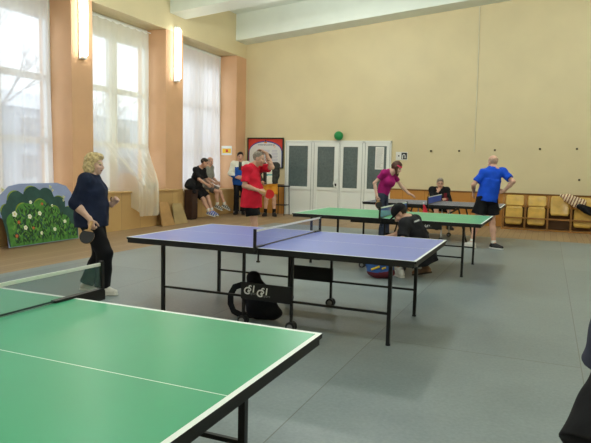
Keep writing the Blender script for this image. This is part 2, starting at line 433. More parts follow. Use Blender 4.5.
    if L.get('cap'):
        c_ = L['cap']; dome = Ell(H(0, -.012, .042), hx, V(.092, .112, .1) * s, [(H(0, 0, .018), -hu)])
        brim = Ell(H(0, .115, .03), hx, V(.07, .085, .012) * s)
        solid('cap', root, [([dome, brim], .02, .01)], .007, c_)
    if L.get('glasses'):
        mb = MB()
        for q in (-1, 1):
            pts = [H(q * .033 + .02 * math.cos(a), .112, .0 + .016 * math.sin(a)) for a in np.linspace(0, 2 * PI, 13)]
            mb.tube(pts, .0022, L['glasses'], 6, False); mb.tube([H(q * .053, .112, .004), H(q * .08, .0, .002)], .0022, L['glasses'], 6)
        mb.tube([H(-.013, .112, .003), H(.013, .112, .003)], .0022, L['glasses'], 6); mb.build('glasses', root)

    # ---- top
    t = L.get('top')
    if t:
        it = t.get('ease', .014); hem = t.get('hem', .12); prims = [
            Ell(P(.36), ax, (.142 * s * g + it, .103 * s * g + it, .2 * s)), Ell(P(.68), ax, (.162 * s * g + it, .112 * s * g + it, .2 * s)),
            ECyl(P(.62), pel - up * hem, sax, (.158 * s * g + it, .112 * s * g + it), (t.get('hemw', .175) * s * g + it, t.get('hemd', .128) * s * g + it))]
        if bel: prims.append(Ell(P(.3) + fw * .05 * s, ax, (.14 * s * g + it, .11 * s + bel + it, .16 * s)))
        if hem > .04: prims.append(Ell(pel + up * .03, [hax, fwp, np.cross(hax, fwp)], (.170 * s * g + it + .014, .122 * s * g + it + .014, .16 * s), [(pel - up * hem, -up)]))
        if L.get('bust'):
            for q in (-1, 1): prims.append(Ell(P(.62) + sax * q * .07 * s + fw * .09 * s, ax, (.08 * s + it, L['bust'] + it * .6, .08 * s + it)))
        for q, e in ((1, 'R'), (-1, 'L')):
            prims.append(Cone(nk - up * .012, sh[e] + up * .014, .05 * s + it * .5, .054 * s + it * .6)); prims.append(Ell(sh[e], np.eye(3), (.06 * s + it * .8,) * 3))
        gs = [(prims, .05, .02)]; sl = t.get('sleeve', .6)
        for e, (a, b, w) in arms.items():
            ag = L.get('arm', 1.0) * s
            if sl <= 1:
                q = a + (b - a) * sl; gs.append(([Cone(a, a + (b - a) * (sl + .1), .055 * ag + it * .6, .05 * ag + it * 1.3, [(q, b - a)])], .02, .03))
            else:
                q = b + (w - b) * (sl - 1); gs.append(([Cone(a, b, .053 * ag + it * .6, .047 * ag + it * .7), Cone(b, b + (w - b) * min(1.1, sl - .9), .047 * ag + it * .7, .036 * ag + it * .6, [(q, w - b)])], .02, .03))
        cuts = t.get('cut', ())
        fn = t.get('fn')
        mf = None
        if fn:
            def mf(c):
                q = c - pel; return fn(q @ sax / s, q @ fw / s, (q @ up) / T, c)
        sub = [Cone(nk + up * .02 + fw * .035, nk + up * .09 + fw * .06, .055 * s, .07 * s)]
        if t.get('vneck'): sub.append(Cone(nk - up * .07 + fw * .12, nk + up * .05 + fw * .07, .012, .06 * s))
        solid('jacket' if t.get('jacket') else ('shirt' if not t.get('name') else t['name']), root, gs, h, t['mats'], mf, fold=(t.get('fold', .004), 26, t.get('seed', 1.0)), subtract=sub if sl < 9 else ())
        if t.get('collar'):
            lo_ = nk - up * .005; hi_ = nk + up * .04 + fw * .005
            solid('collar', root, [([Cone(lo_, hi_, .075 * s, .068 * s, [(hi_, up), (lo_, -up), (nk + fw * .055, fw - up * .3)])], .01, .01)], .007, t['collar'])
    # ---- bottoms
    b = L.get('bottom')
    if b:
        it = b.get('ease', .016); r0 = .086 * s * L.get('leg', 1.0)
        prims = [ECyl(pel + up * .1, pel - V(0, 0, .06), hax, (.15 * s * g + it, .112 * s * g + it), (.168 * s * g + it, .122 * s * g + it)), Ell(pel, [hax, fwp, np.cross(hax, fwp)], (.167 * s * g + it, .12 * s * g + it, .13 * s))]
        gs = [(prims, .04, .03)]; ln = b['len']
        for e, (hp, kn, an) in legs.items():
            if ln <= 1:
                q = hp + (kn - hp) * ln; gs.append(([Cone(hp, hp + (kn - hp) * (ln + .15), r0 + it, b.get('flare', .095) * s + it, [(q, kn - hp)])], .03, .03))
            else:
                q = kn + (an - kn) * min(ln - 1, 1); w = b.get('flare', .062) * s + it
                gs.append(([Cone(hp, kn, r0 + it, .06 * s * L.get('leg', 1.0) + it), Cone(kn, kn + (an - kn) * ((ln - 1) * 1.08), .058 * s * L.get('leg', 1.0) + it, w, [(q, an - kn)])], .03, .03))
        solid(b.get('name', 'shorts' if ln <= 1.2 else 'trousers'), root, gs, h, b['mat'], fold=(b.get('fold', .004), 24, 2.0))
    # ---- shoes and socks
    for e, (hp, kn, an) in legs.items():
        f = L.get('shoe' + e, L.get('shoe'))
        if not f: continue
        td = nrm(J['toe' + e]); lat = nrm(np.cross(td, V(0, 0, 1))); uu = np.cross(lat, td)
        o = an - uu * .085 * s
        Q = lambda x, z, y=0: o + (td * x + uu * z + lat * y) * s
        bot = [(Q(0, .022), -uu)]
        up_ = solid('shoe', root, [([Cone(Q(-.045, .045), Q(.06, .045), .043 * s, .045 * s, bot), Cone(Q(.06, .04), Q(.165, .034), .047 * s, .036 * s, bot), Cone(Q(-.02, .06), Q(-.012, .105), .043 * s, .044 * s, [(Q(0, .1), uu)]), Cone(Q(.0, .075), Q(.1, .05), .036 * s, .03 * s)], .03, .02)], .007, f[0], (lambda c, o=o, uu=uu, td=td: (((((c - o) @ td) * 18 % 1) < .35) & (((c - o) @ uu) > .03)).astype(int)) if isinstance(f[0], list) else None)
        sole = solid('sole', up_, [([Cone(Q(-.05, .012), Q(.06, .012), .046 * s, .048 * s, [(Q(0, .024), uu), (Q(0, 0), -uu)]), Cone(Q(.06, .012), Q(.168, .012), .05 * s, .038 * s, [(Q(0, .024), uu), (Q(0, 0), -uu)])], .01, .01)], .006, f[1])
        so = L.get('sock')
        if so: solid('sock', root, [([Cone(an - uu * .03, an + nrm(kn - an) * so[1], .042 * s, .05 * s, [(an + nrm(kn - an) * (so[1] - .03), kn - an)])], .01, .01)], .008, so[0], fold=(.002, 80, 1))
    return root, dict(sh=sh, arms=arms, legs=legs, head=hd, fw=fw, sax=sax, up=up, nk=nk, pel=pel)

def paddle(label, base, c, handle_dir, normal, m1, m2, rot=CAMROT):
    """bat lying in a hand: c is the grip, the blade lies on beyond it"""
    t = thing('table_tennis_paddle', label, 'paddle', (base[0], base[1], 0), rot)
    d = nrm(handle_dir); n = nrm(V(normal) - d * (V(normal) @ d)); l = np.cross(d, n); c = V(c)
    M = lambda u, v, w: tuple(c + l * u + d * v + n * w)
    blade = []
    for k in range(40):
        a = 2 * PI * k / 40; u, v = .075 * math.cos(a), .125 + .08 * math.sin(a)
        blade.append((u, v))
    hdl = [(-.013, .06), (-.012, -.02), (-.016, -.05), (.016, -.05), (.012, -.02), (.013, .06)]
    mb = MB(); mb.prism(blade, WOODPLY, lambda u, v, w: M(u, v, w - .003), .006); mb.build('blade', t)
    mb = MB(); mb.prism(hdl, WOODPLY, lambda u, v, w: M(u, v, w - .011), .022); mb.build('handle', t)
    rub = [(u, v) for u, v in blade if v > .062] 
    mb = MB(); mb.prism(rub, m1, lambda u, v, w: M(u, v, w + .003), .004); mb.build('rubber', t)
    mb = MB(); mb.prism(rub, m2, lambda u, v, w: M(u, v, w - .007), .004); mb.build('rubber', t)
    return t
WOODPLY = mat('paddle_wood', (190, 150, 100), .5)
RUB_RED = mat('red_rubber', (200, 30, 30), .55)
RUB_BLACK = mat('black_rubber', (34, 34, 36), .55)
# ------------------------------------------------------------------ the hall (x along the back wall, y towards it)
YB = 16.15; XL = -8.75; XR = 8.2; YF = -3.6; XW = -9.35
PIERS = [(-0.75, -.1), (2.5, 3.12), (5.7, 6.32), (8.94, 9.52), (12.03, 12.76), (15.55, YB)]
WALL_YEL = mat('yellow_wall_paint', (218, 204, 164), .5, .4, .035, 1.3, bump=.08, bscale=25)
WALL_PEACH = mat('peach_wall_paint', (216, 172, 134), .7, .25, .05, 1.6)
CEIL = mat('whitewash', (232, 240, 232), .8, .2, .03, 2, bump=.15, bscale=12)
WHITE_PVC = mat('white_plastic_frame', (232, 236, 232), .4, .4)
WOOD_PANEL = planks('golden_wood_panel', (176, 118, 52), (205, 148, 76), 0, .62, .45, gap=.012)
WOOD_SIDE = planks('golden_wood_panel_side', (184, 148, 96), (200, 166, 112), 1, .62, .5, gap=.012)
WOOD_EDGE = mat('dark_wood_edge', (122, 84, 42), .5, .3, .15, 20)
FLOOR_WOOD = planks('brown_floorboards', (146, 120, 90), (168, 142, 108), 0, .13, .5, gap=.05)
BLACK = mat('black_paint', (24, 25, 27), .45, .35)
BLACK_METAL = mat('black_metal', (22, 23, 25), .4, .4)

def lino():
    m = bpy.data.materials.new('grey_linoleum'); m.use_nodes = True; nt = m.node_tree; b = nt.nodes['Principled BSDF']
    b.inputs['Roughness'].default_value = .38; b.inputs['Specular IOR Level'].default_value = .35
    N = nt.nodes.new; Lk = nt.links.new
    tc = N('ShaderNodeTexCoord'); sp = N('ShaderNodeSeparateXYZ'); Lk(tc.outputs['Object'], sp.inputs[0])
    def math_(op, a, bb):
        n = N('ShaderNodeMath'); n.operation = op
        for i, q in enumerate((a, bb)):
            if isinstance(q, (int, float)): n.inputs[i].default_value = q
            elif q is not None: Lk(q, n.inputs[i])
        return n.outputs[0]
    xs = math_('DIVIDE', math_('ADD', sp.outputs[0], 1.30 + 161), 1.61)
    fx = math_('FRACT', xs, None); ix = math_('FLOOR', xs, None)
    seam_x = math_('LESS_THAN', fx, .0045)
    off = math_('MULTIPLY', math_('FRACT', math_('MULTIPLY', ix, .37), None), 6.0)
    ys = math_('DIVIDE', math_('ADD', math_('ADD', sp.outputs[1], off), 100 - 6.75), 7.0)
    fy = math_('FRACT', ys, None); seam_y = math_('LESS_THAN', fy, .0013)
    seam = math_('MAXIMUM', seam_x, seam_y)
    wn = N('ShaderNodeTexWhiteNoise'); wn.noise_dimensions = '2D'; cb = N('ShaderNodeCombineXYZ'); Lk(ix, cb.inputs[0]); Lk(math_('FLOOR', ys, None), cb.inputs[1]); Lk(cb.outputs[0], wn.inputs['Vector'])
    n1 = N('ShaderNodeTexNoise'); n1.inputs['Scale'].default_value = 1.1; n1.inputs['Detail'].default_value = 6; n1.inputs['Roughness'].default_value = .65; Lk(tc.outputs['Object'], n1.inputs['Vector'])
    n2 = N('ShaderNodeTexNoise'); n2.inputs['Scale'].default_value = 45; n2.inputs['Detail'].default_value = 3; Lk(tc.outputs['Object'], n2.inputs['Vector'])
    f = math_('ADD', math_('ADD', math_('MULTIPLY', n1.outputs['Fac'], .62), math_('MULTIPLY', n2.outputs['Fac'], .34)), math_('MULTIPLY', wn.outputs['Value'], .22))
    r = N('ShaderNodeValToRGB'); r.color_ramp.elements[0].position = .35; r.color_ramp.elements[1].position = .8
    r.color_ramp.elements[0].color = srgb(108, 119, 121); r.color_ramp.elements[1].color = srgb(142, 151, 151); Lk(f, r.inputs['Fac'])
    mx = N('ShaderNodeMix'); mx.data_type = 'RGBA'; mx.inputs['B'].default_value = srgb(88, 86, 80)
    Lk(math_('MULTIPLY', seam, .75), mx.inputs['Factor']); Lk(r.outputs['Color'], mx.inputs['A']); Lk(mx.outputs['Result'], b.inputs['Base Color'])
    Lk(math_('ADD', math_('MULTIPLY', n1.outputs['Fac'], .2), .27), b.inputs['Roughness'])
    return m
LINO = lino()

mb = MB(); mb.box((XW - .25, YF, -.12), (XR, YB + .2, 0), FLOOR_WOOD); struct(mb, 'floor')
mb = MB(); mb.box((-6.35, YF + .4, 0), (XR - 1.2, 13.38, .004), LINO); struct(mb, 'floor_linoleum')
mb = MB(); mb.box((XW - .25, YB, 0), (XR + .2, YB + .2, 6.9), WALL_YEL); struct(mb, 'wall_back')
mb = MB(); mb.box((XR, YF, 0), (XR + .2, YB, 6.9), WALL_YEL); struct(mb, 'wall_right')
mb = MB(); mb.box((XW - .25, YF - .2, 0), (XR + .2, YF, 6.9), WALL_YEL); struct(mb, 'wall_front')
# left wall: piers, header band, spandrels under the windows
mb = MB()
for a, b in PIERS: mb.box((XW - .25, a, 0), (XL, b, 4.72), WALL_PEACH)
mb.box((XW - .25, YF, 4.72), (XL, YB, 6.2), WALL_YEL)
mb.box((XW - .25, YF, 0), (XL, PIERS[0][0], 4.72), WALL_PEACH)
for (a0, a1), (b0, b1) in zip(PIERS[:-1], PIERS[1:]): mb.box((XW - .25, a1, 0), (XL - .03, b0, .7), WALL_PEACH)
struct(mb, 'wall_left')
mb = MB()
for a, b in PIERS[3:]: mb.box((XL, a - .004, 0), (XL + .015, min(b + .004, YB - .02), .8), WOOD_SIDE)
mb.box((XL - .03, 12.765, 0), (XL + .012, 15.545, .7), WOOD_SIDE)
struct(mb, 'trim_1')
mb = MB(); mb.box((XL + .016, YB - .025, 0), (-7.33, YB, .86), WOOD_PANEL); mb.box((-4.07, YB - .025, 0), (XR, YB, .86), WOOD_PANEL)
struct(mb, 'trim_2')
mb = MB(); mb.box((XL + .016, YB - .04, .86), (-7.33, YB, .9), WOOD_EDGE); mb.box((-4.07, YB - .04, .86), (XR, YB, .9), WOOD_EDGE)
struct(mb, 'trim_3')
# window sills (wide boards) and wooden boxes over the radiators
mb = MB()
for (a0, a1), (b0, b1) in zip(PIERS[:-1], PIERS[1:]): mb.box((XW, a1 + .002, .7), (XL + .02, b0 - .002, .74), mat('pale_sill', (206, 176, 128), .5))
struct(mb, 'trim_4')
mb = MB(); mb.box((XL, 6.33, .0), (-8.36, 8.93, .8), WOOD_SIDE); mb.box((XL - .02, 6.33, .8), (-8.33, 8.93, .83), WOOD_SIDE)
struct(mb, 'trim_5')
mb = MB(); mb.box((XL + .02, 8.935, .0), (-8.36, 11.98, .8), WOOD_SIDE); mb.box((XL + .018, 8.935, .8), (-8.33, 11.98, .83), WOOD_SIDE)
struct(mb, 'trim_6')
# ceiling: low gable, beams across the hall
RX = -.3
ztop = lambda x: 6.62 - abs(x - RX) * .0855
mb = MB()
mb.add([(x, y, ztop(x) + dz) for dz in (0, .15) for y in (YF - .2, YB + .2) for x in (XW - .25, RX, XR + .2)],
       [(0, 1, 4, 3), (1, 2, 5, 4), (6, 9, 10, 7), (7, 10, 11, 8), (0, 6, 7, 1), (1, 7, 8, 2), (3, 4, 10, 9), (4, 5, 11, 10), (0, 3, 9, 6), (2, 8, 11, 5)], CEIL)
struct(mb, 'ceiling')
zb = lambda x: 5.86 - abs(x - RX) * .0855
for k, yc in enumerate((-.4, 2.8, 6.05, 9.25, 12.53, 15.81)):
    mb = MB(); w = .33
    mb.add([(x, yc + q * w, z) for q in (-1, 1) for x in (XL, RX, XR) for z in (zb(x), ztop(x))],
           [(0, 2, 3, 1), (2, 4, 5, 3), (6, 7, 9, 8), (8, 9, 11, 10), (0, 6, 8, 2), (2, 8, 10, 4), (0, 1, 7, 6), (4, 10, 11, 5)], CEIL)
    struct(mb, 'ceiling_beam')

# ------------------------------------------------------------------ windows of the left wall
def glass():
    m = bpy.data.materials.new('window_glass'); m.use_nodes = True; nt = m.node_tree; nt.nodes.clear()
    o = nt.nodes.new('ShaderNodeOutputMaterial'); t = nt.nodes.new('ShaderNodeBsdfTransparent'); g = nt.nodes.new('ShaderNodeBsdfGlossy'); g.inputs['Roughness'].default_value = .02
    t.inputs['Color'].default_value = (.94, .96, .96, 1)
    x = nt.nodes.new('ShaderNodeMixShader'); x.inputs[0].default_value = .06
    nt.links.new(t.outputs[0], x.inputs[1]); nt.links.new(g.outputs[0], x.inputs[2]); nt.links.new(x.outputs[0], o.inputs[0]); return m
GLASS = glass()
for k in range(5):
    a, b = PIERS[k][1], PIERS[k + 1][0]
    w = thing('window_%d' % (k + 1), None, None, (XW, (a + b) / 2, .74)); w['kind'] = 'structure'
    hw = (b - a) / 2 - .003; H = 3.975
    fr = MB(); x0, x1 = -.05, .05
    fr.box((x0, -hw, 0), (x1, -hw + .1, H), WHITE_PVC); fr.box((x0, hw - .1, 0), (x1, hw, H), WHITE_PVC)
    fr.box((x0, -hw + .1, 0), (x1, hw - .1, .1), WHITE_PVC); fr.box((x0, -hw + .1, H - .48), (x1, hw - .1, H), WHITE_PVC)
    fr.box((x0, -.13, .1), (x1, .13, H - .48), WHITE_PVC)
    for z in (1.12, 2.36):
        fr.box((x0, -hw + .1, z - .06), (x1, -.13, z + .06), WHITE_PVC); fr.box((x0, .13, z - .06), (x1, hw - .1, z + .06), WHITE_PVC)
    fr.build('window_frame', w)
    for s0, s1 in ((-hw + .1, -.13), (.13, hw - .1)):
        for z0, z1 in ((.1, 1.06), (1.18, 2.3), (2.42, H - .48)):
            p = MB(); p.box((-.006, s0, z0), (.006, s1, z1), GLASS); p.build('pane', w)

# ------------------------------------------------------------------ sheer curtains
SHEER = see_through('sheer_white_net', (240, 234, 232), .68, translucent=.5)
SHEER2 = see_through('sheer_cream_net', (244, 238, 222), .66, translucent=.5)
SHEER3 = see_through('sheer_white_voile', (246, 238, 236), .93, translucent=.5)
def curtain(label, y0, y1, ztop_, zbot, m, seed, xc=-9.14, flow=None, hem=None):
    t = thing('sheer_curtain', label, 'curtain', (xc, (y0 + y1) / 2, zbot), 0, 'sheer curtains over the tall windows')
    rnd = random.Random(seed); ph = [rnd.random() * 6 for _ in range(6)]
    nu, nv = 150, 36; vs = []
    for j in range(nv + 1):
        v = j / nv; z = ztop_ - (ztop_ - zbot) * v
        for i in range(nu + 1):
            u = i / nu; y = y0 + (y1 - y0) * u
            amp = .012 + .03 * min(1, v * 1.5)
            x = amp * (math.sin(u * 62 + ph[0] + v * 1.2) * .6 + math.sin(u * 27 + ph[1] - v * 1.5) * .7 + .5 * math.sin(u * 11 + ph[2] + v * 2))
            dz = -.03 * (1 - v) * abs(math.sin(u * PI * 9)) if v < .1 else 0
            if flow: dx, dy = flow(u, v); x += dx; y += dy
            zz = z if hem is None else ztop_ - (ztop_ - hem(u)) * v
            vs.append((x, y - (y0 + y1) / 2, zz - zbot + dz))
    fs = [(j * (nu + 1) + i, j * (nu + 1) + i + 1, (j + 1) * (nu + 1) + i + 1, (j + 1) * (nu + 1) + i) for j in range(nv) for i in range(nu)]
    mb = MB(); mb.add(vs, fs, m, True); mb.build('drape', t)
    mb = MB(); mb.tube([(0, y0 - (y0 + y1) / 2 - .08, ztop_ - zbot + .02), (0, y1 - (y0 + y1) / 2 + .08, ztop_ - zbot + .02)], .012, WHITE_PVC, 8); mb.build('curtain_rail', t)
    for k in range(12):
        y = y0 + (y1 - y0) * (k + .5) / 12 - (y0 + y1) / 2
        mb = MB(); mb.tube([(0, y + .012 * math.cos(a), ztop_ - zbot + .02 + .018 * math.sin(a)) for a in np.linspace(0, 2 * PI, 11)], .003, WHITE_PVC, 5, False); mb.build('curtain_ring', t)
    return t
curtain('white sheer curtain at the front window behind the painted hedge board', 6.42, 8.72, 4.6, .86, SHEER, 3, flow=lambda u, v: (.0, .12 * v * (u - .3)))
curtain('cream sheer curtain hanging out over the sill behind the woman in navy', 9.6, 11.86, 4.6, .86, SHEER2, 5,
        flow=lambda u, v: (.97 * min(1, max(0, (u - .12) / .25)) * (lambda k: k * k * (3 - 2 * k))(min(1, max(0, (v - .62) / .24))), -.90 * max(0, (u - .2) / .8) * (lambda k: k * k * (3 - 2 * k))(min(1, max(0, (v - .62) / .24))) + .1 * v * u), hem=lambda u: .84 - .56 * min(1, max(0, (u - .2) / .2)))
curtain('dense white curtain at the far window behind the two seated men', 12.95, 15.2, 4.6, .78, SHEER3, 9, flow=lambda u, v: (0, .1 * v * (u - .5)))

# ------------------------------------------------------------------ tube lamps on the piers
LAMP = mat('lit_tube', (255, 255, 250), .4, emit=(255, 252, 240), estr=14)
for y, lab, z0, hh in ((9.2, 'lit vertical tube lamp on the nearer peach pier', 3.5, 1.35), (12.42, 'lit vertical tube lamp on the farther peach pier by the far window', 3.5, 1.35)):
    t = thing('wall_lamp', lab, 'lamp', (XL, y, z0), 0, 'tube lamps on the window piers')
    mb = MB(); mb.box((0.0, -.075, 0), (.035, .075, hh), WHITE_PVC, .008); mb.build('housing', t)
    mb = MB(); mb.tube([(.08, 0, .05), (.08, 0, .09), (.08, 0, hh - .09), (.08, 0, hh - .05)], [.04, .078, .078, .04], LAMP, 20); mb.build('diffuser', t)
    for z in (.0, hh - .05):
        mb = MB(); mb.box((.03, -.05, z), (.12, .05, z + .05), WHITE_PVC, .01); mb.build('end_cap', t)

# ------------------------------------------------------------------ glazed door set in the back wall
FROST = mat('dark_wired_glass', (92, 106, 106), .25, .5, .18, 25)
DOORW = mat('white_door_panel', (236, 240, 236), .45, .35)
yd = YB - .06
def door_leaf(name, x0, x1, g0, g1, zg, ztopg, handle=None, hinge=False):
    d = thing(name, None, None, (x0, yd, 0)); d['kind'] = 'structure'; w = x1 - x0; a = g0 - x0; b = g1 - x0; zt = 2.17
    mb = MB(); mb.box((0, -.01, .0), (a, .055, zt), DOORW); mb.box((b, -.01, 0), (w, .055, zt), DOORW)
    mb.box((a, -.01, ztopg), (b, .055, zt), DOORW); mb.box((a, -.01, zg - .09), (b, .055, zg), DOORW); mb.box((a, -.01, 0), (b, .055, .12), DOORW)
    mb.build('door_frame', d)
    mb = MB(); mb.box((a, .015, .12), (b, .045, zg - .09), DOORW); mb.build('lower_panel', d)
    mb = MB(); mb.box((a, .02, zg), (b, .032, ztopg), FROST); mb.build('pane', d)
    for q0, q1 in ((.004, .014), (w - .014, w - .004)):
        mb = MB(); mb.box((q0, -.0125, .0), (q1, -.01, zt), mat('grey_door_shadow', (130, 136, 134), .6)); mb.build('door_shadow_line', d)  # grey strips paint the shadow lines between leaf and frame
    for q in (a, b):
        mb = MB(); mb.box((q - .012, -.016, zg), (q + .012, -.01, ztopg), WHITE_PVC); mb.build('glazing_bead', d)
    if handle:
        hx = handle - x0
        mb = MB(); mb.tube([(hx + .03, -.01, .86), (hx, -.07, .88), (hx - .03, -.09, .99), (hx, -.07, 1.1), (hx + .03, -.01, 1.12)], .02, WHITE_PVC, 10); mb.build('door_handle', d)
        mb = MB(); mb.box((hx - .03, -.02, .9), (hx + .03, -.01, .98), BLACK_METAL); mb.build('lock_plate', d)
    return d
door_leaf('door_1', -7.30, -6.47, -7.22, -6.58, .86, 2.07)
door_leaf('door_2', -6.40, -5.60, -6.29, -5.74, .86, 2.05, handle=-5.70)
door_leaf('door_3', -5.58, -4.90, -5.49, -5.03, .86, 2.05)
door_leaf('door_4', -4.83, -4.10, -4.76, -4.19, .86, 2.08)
mb = MB()
for a, b in ((-7.33, -7.30), (-6.47, -6.40), (-5.60, -5.58), (-4.90, -4.83), (-4.10, -4.07)): mb.box((a, yd - .02, 0), (b, YB, 2.21), WHITE_PVC)
mb.box((-7.33, yd - .02, 2.17), (-4.07, YB, 2.23), WHITE_PVC); struct(mb, 'trim_7')

# ------------------------------------------------------------------ outside
SNOW = mat('trodden_snow', (228, 232, 238), .9, .1, .05, .5)
mb = MB(); mb.box((-90, -60, -1.2), (XW - .5, 90, -1.0), SNOW); struct(mb, 'ground_outside')
FACADE = mat('grey_blue_render', (150, 160, 172), .9, .1, .05, .5); ROOFM = mat('snowy_roof', (214, 220, 228), .9, .1); WINM = mat('dark_window', (70, 80, 95), .3, .5)
t = thing('building', 'long grey house across the yard seen through the sheer curtains', 'building', (-40, 30, -1))
mb = MB(); mb.box((-5, -24, 0), (5, 34, 6.2), FACADE); mb.build('wall', t)
mb = MB(); mb.add([(x, y, z) for y in (-24.5, 34.5) for x, z in ((-5.6, 6.2), (0, 8), (5.6, 6.2))], [(0, 1, 2), (3, 5, 4), (0, 3, 4, 1), (1, 4, 5, 2), (0, 2, 5, 3)], ROOFM); mb.build('roof', t)
for r in range(2):
    for k in range(10): mb = MB(); mb.box((5.0, -20 + k * 5.2, 1.2 + r * 2.7), (5.06, -18.6 + k * 5.2, 2.8 + r * 2.7), WINM); mb.build('window', t)
BARK = mat('dark_bark', (150, 150, 156), .9)
def bare_tree(x, y, hgt, seed, label):
    rnd = random.Random(seed); mb = MB()
    def grow(p, d, L, r, n):
        q = p + d * L; mb.tube([p, (p + q) / 2 + Vector((rnd.uniform(-.05, .05),) * 3) * L, q], [r, r * .85, r * .65], BARK, 5)
        if n:
            for _ in range(3 if n > 1 else 4):
                e = (d + Vector((rnd.uniform(-.7, .7), rnd.uniform(-.7, .7), rnd.uniform(-.1, .5)))).normalized(); grow(q, e, L * rnd.uniform(.6, .8), r * .55, n - 1)
    grow(Vector((0, 0, 0)), Vector((0, 0, 1)), hgt * .34, .14, 4)
    o = mb.build('bare_tree', None, (x, y, -1)); tag(o, label, 'tree', 'bare trees in the yard'); return o
bare_tree(-22, 17, 8.5, 1, 'bare tree in the yard seen through the front window')
bare_tree(-24, 27, 7.5, 4, 'bare tree in the yard seen through the middle window')
# ------------------------------------------------------------------ tables
def coat(name, col, rough=.38):
    return mat(name, col, rough, .35, .03, 3)
TOP_GREEN = coat('green_table_top', (66, 158, 116), .33); TOP_GREEN2 = coat('mid_green_table_top', (80, 162, 118), .4)
TOP_BLUE = coat('blue_table_top', (112, 126, 200), .36); TOP_GREY = coat('slate_table_top', (112, 114, 128), .5)
LINE = mat('white_line', (236, 240, 236), .5)
APRON = mat('black_apron', (26, 28, 28), .5, .3)
TAPE = mat('white_net_tape', (232, 234, 228), .7); CORD = mat('dark_net_cord', (96, 88, 62), .7)
RUBBER = mat('caster_rubber', (40, 42, 44), .6); HUB = mat('grey_caster_hub', (126, 128, 128), .5)
LOGO = mat('white_print', (232, 234, 232), .6); LOGO2 = mat('grey_print', (130, 132, 134), .6)
GREYLEG = mat('pale_metal_leg', (178, 180, 178), .4, .4)
def netmat(name, col, a): return see_through(name, col, a)
def table(label, loc, rz, top, net_col, net_a, over=.1, leg_x=1.12, leg_y=.53, fold_x=.24, panel='both', logo=True, wide=True, slant=0, legm=None, cord=CORD, post_h=.1525, bz=.27, inner=None):
    t = thing('table_tennis_table', label, 'table', (loc[0], loc[1], 0), rz, 'table tennis tables in the hall')
    LM = legm or BLACK_METAL
    Z = .76; hx, hy = 1.37, .7625; th = .02
    for q in (-1, 1):
        a, b = (.003, hx) if q > 0 else (-hx, -.003)
        mb = MB(); mb.box((a, -hy, Z - th), (b, hy, Z), APRON); z = Z + .0006
        w = .022; xo = hx * q; xi = xo - w * q; e = .003 * q
        mb.quad((e, -hy + w, z), (xi, -hy + w, z), (xi, -.0015 * 1.5, z), (e, -.0022, z), top); mb.quad((e, .0022, z), (xi, .0022, z), (xi, hy - w, z), (e, hy - w, z), top)
        mb.quad((e, -.0022, z), (xi, -.0022, z), (xi, .0022, z), (e, .0022, z), LINE)
        mb.quad((e, -hy, z), (xo, -hy, z), (xo, -hy + w, z), (e, -hy + w, z), LINE); mb.quad((e, hy - w, z), (xo, hy - w, z), (xo, hy, z), (e, hy, z), LINE)
        mb.quad((xi, -hy + w, z), (xo, -hy + w, z), (xo, hy - w, z), (xi, hy - w, z), LINE)
        mb.build('tabletop', t)
        mb = MB(); i = .012
        for s in (-1, 1): mb.box((min(a, b) + i, s * (hy - i) - .012, Z - th - .032), (max(a, b) - i, s * (hy - i) + .012, Z - th), APRON)
        mb.box((xo - q * (i + .012) - .012, -hy + i, Z - th - .032), (xo - q * (i + .012) + .012, hy - i, Z - th), APRON)
        mb.build('apron', t)
    def leg(x, y, caster=False, tilt=0):
        mb = MB(); zb_ = .075 if caster else .0
        mb.bar((x + tilt, y, zb_), (x, y, Z - th - .002), *((.023, .023) if caster else (.03, .03)), (inner or LM) if caster else LM); l = mb.build('leg', t)
        if caster:
            mb = MB(); mb.box((x - .02, y - .02, .06), (x + .02, y + .02, .085), LM); mb.build('caster_fork', l)
            for s in (-1, 1):
                mb = MB(); mb.tube([(x, y + s * .012, .045), (x, y + s * .034, .045)], .045, RUBBER, 20); mb.tube([(x, y + s * .033, .045), (x, y + s * .038, .045)], .026, HUB, 16); mb.build('caster', l)
        else:
            mb = MB(); mb.tube([(x + tilt, y, 0.002), (x + tilt, y, .02)], .02, RUBBER, 12); mb.build('foot', l)
    for x in (-1, 1):
        for y in (-1, 1):
            leg(x * leg_x, y * leg_y, tilt=slant * x); leg(x * fold_x, y * (leg_y - .01), True)
            mb = MB(); mb.bar((x * leg_x, y * leg_y, bz), (x * fold_x, y * (leg_y - .01), bz), .018, .02, LM) if not slant else mb.bar((x * leg_x, y * leg_y, .7), (x * fold_x, y * (leg_y - .01), .5), .018, .018, LM); mb.build('brace', t)
        mb = MB(); mb.box((x * leg_x - .014, -leg_y, Z - th - .045), (x * leg_x + .014, leg_y, Z - th - .018), LM); mb.build('cross_rail', t)
    for y in (-1, 1):
        mb = MB(); yy = y * (leg_y - .01); mb.box((-.5, yy - .018, Z - th - .075), (.5, yy + .018, Z - th - .03), APRON); mb.build('undercarriage_rail', t)
        yo = yy + y * .016
        mb = MB(); mb.box((-fold_x - .012, min(yo, yo + y * .018), .25), (fold_x + .012, max(yo, yo + y * .018), .405), BLACK, .006); p = mb.build('safety_panel', t)
        if logo and y < 0:
            yf = yo + y * .0185
            f = lambda ox, oz: (lambda a, b, c: (ox + a, yf - .0006 - c * .3, oz + b))
            for ox, oz in ((-.225, .30), (-.095, .288)):
                k = .092
                link('logo_letter', text_mesh('G', k, LOGO, f(ox, oz), shear=.12, bold=.0022), p)
                link('logo_letter', text_mesh('S', k * .82, LOGO, f(ox + .046, oz + .03), shear=.12, bold=.002), p)
                link('logo_letter', text_mesh('I', k * .95, LOGO, f(ox + .090, oz + .022), shear=.12, bold=.002), p)
                link('logo_letter', text_mesh('sport', .034, LOGO2, f(ox + .066, oz + .0), shear=.12), p)
    # net
    nh = post_h; ny = hy + over
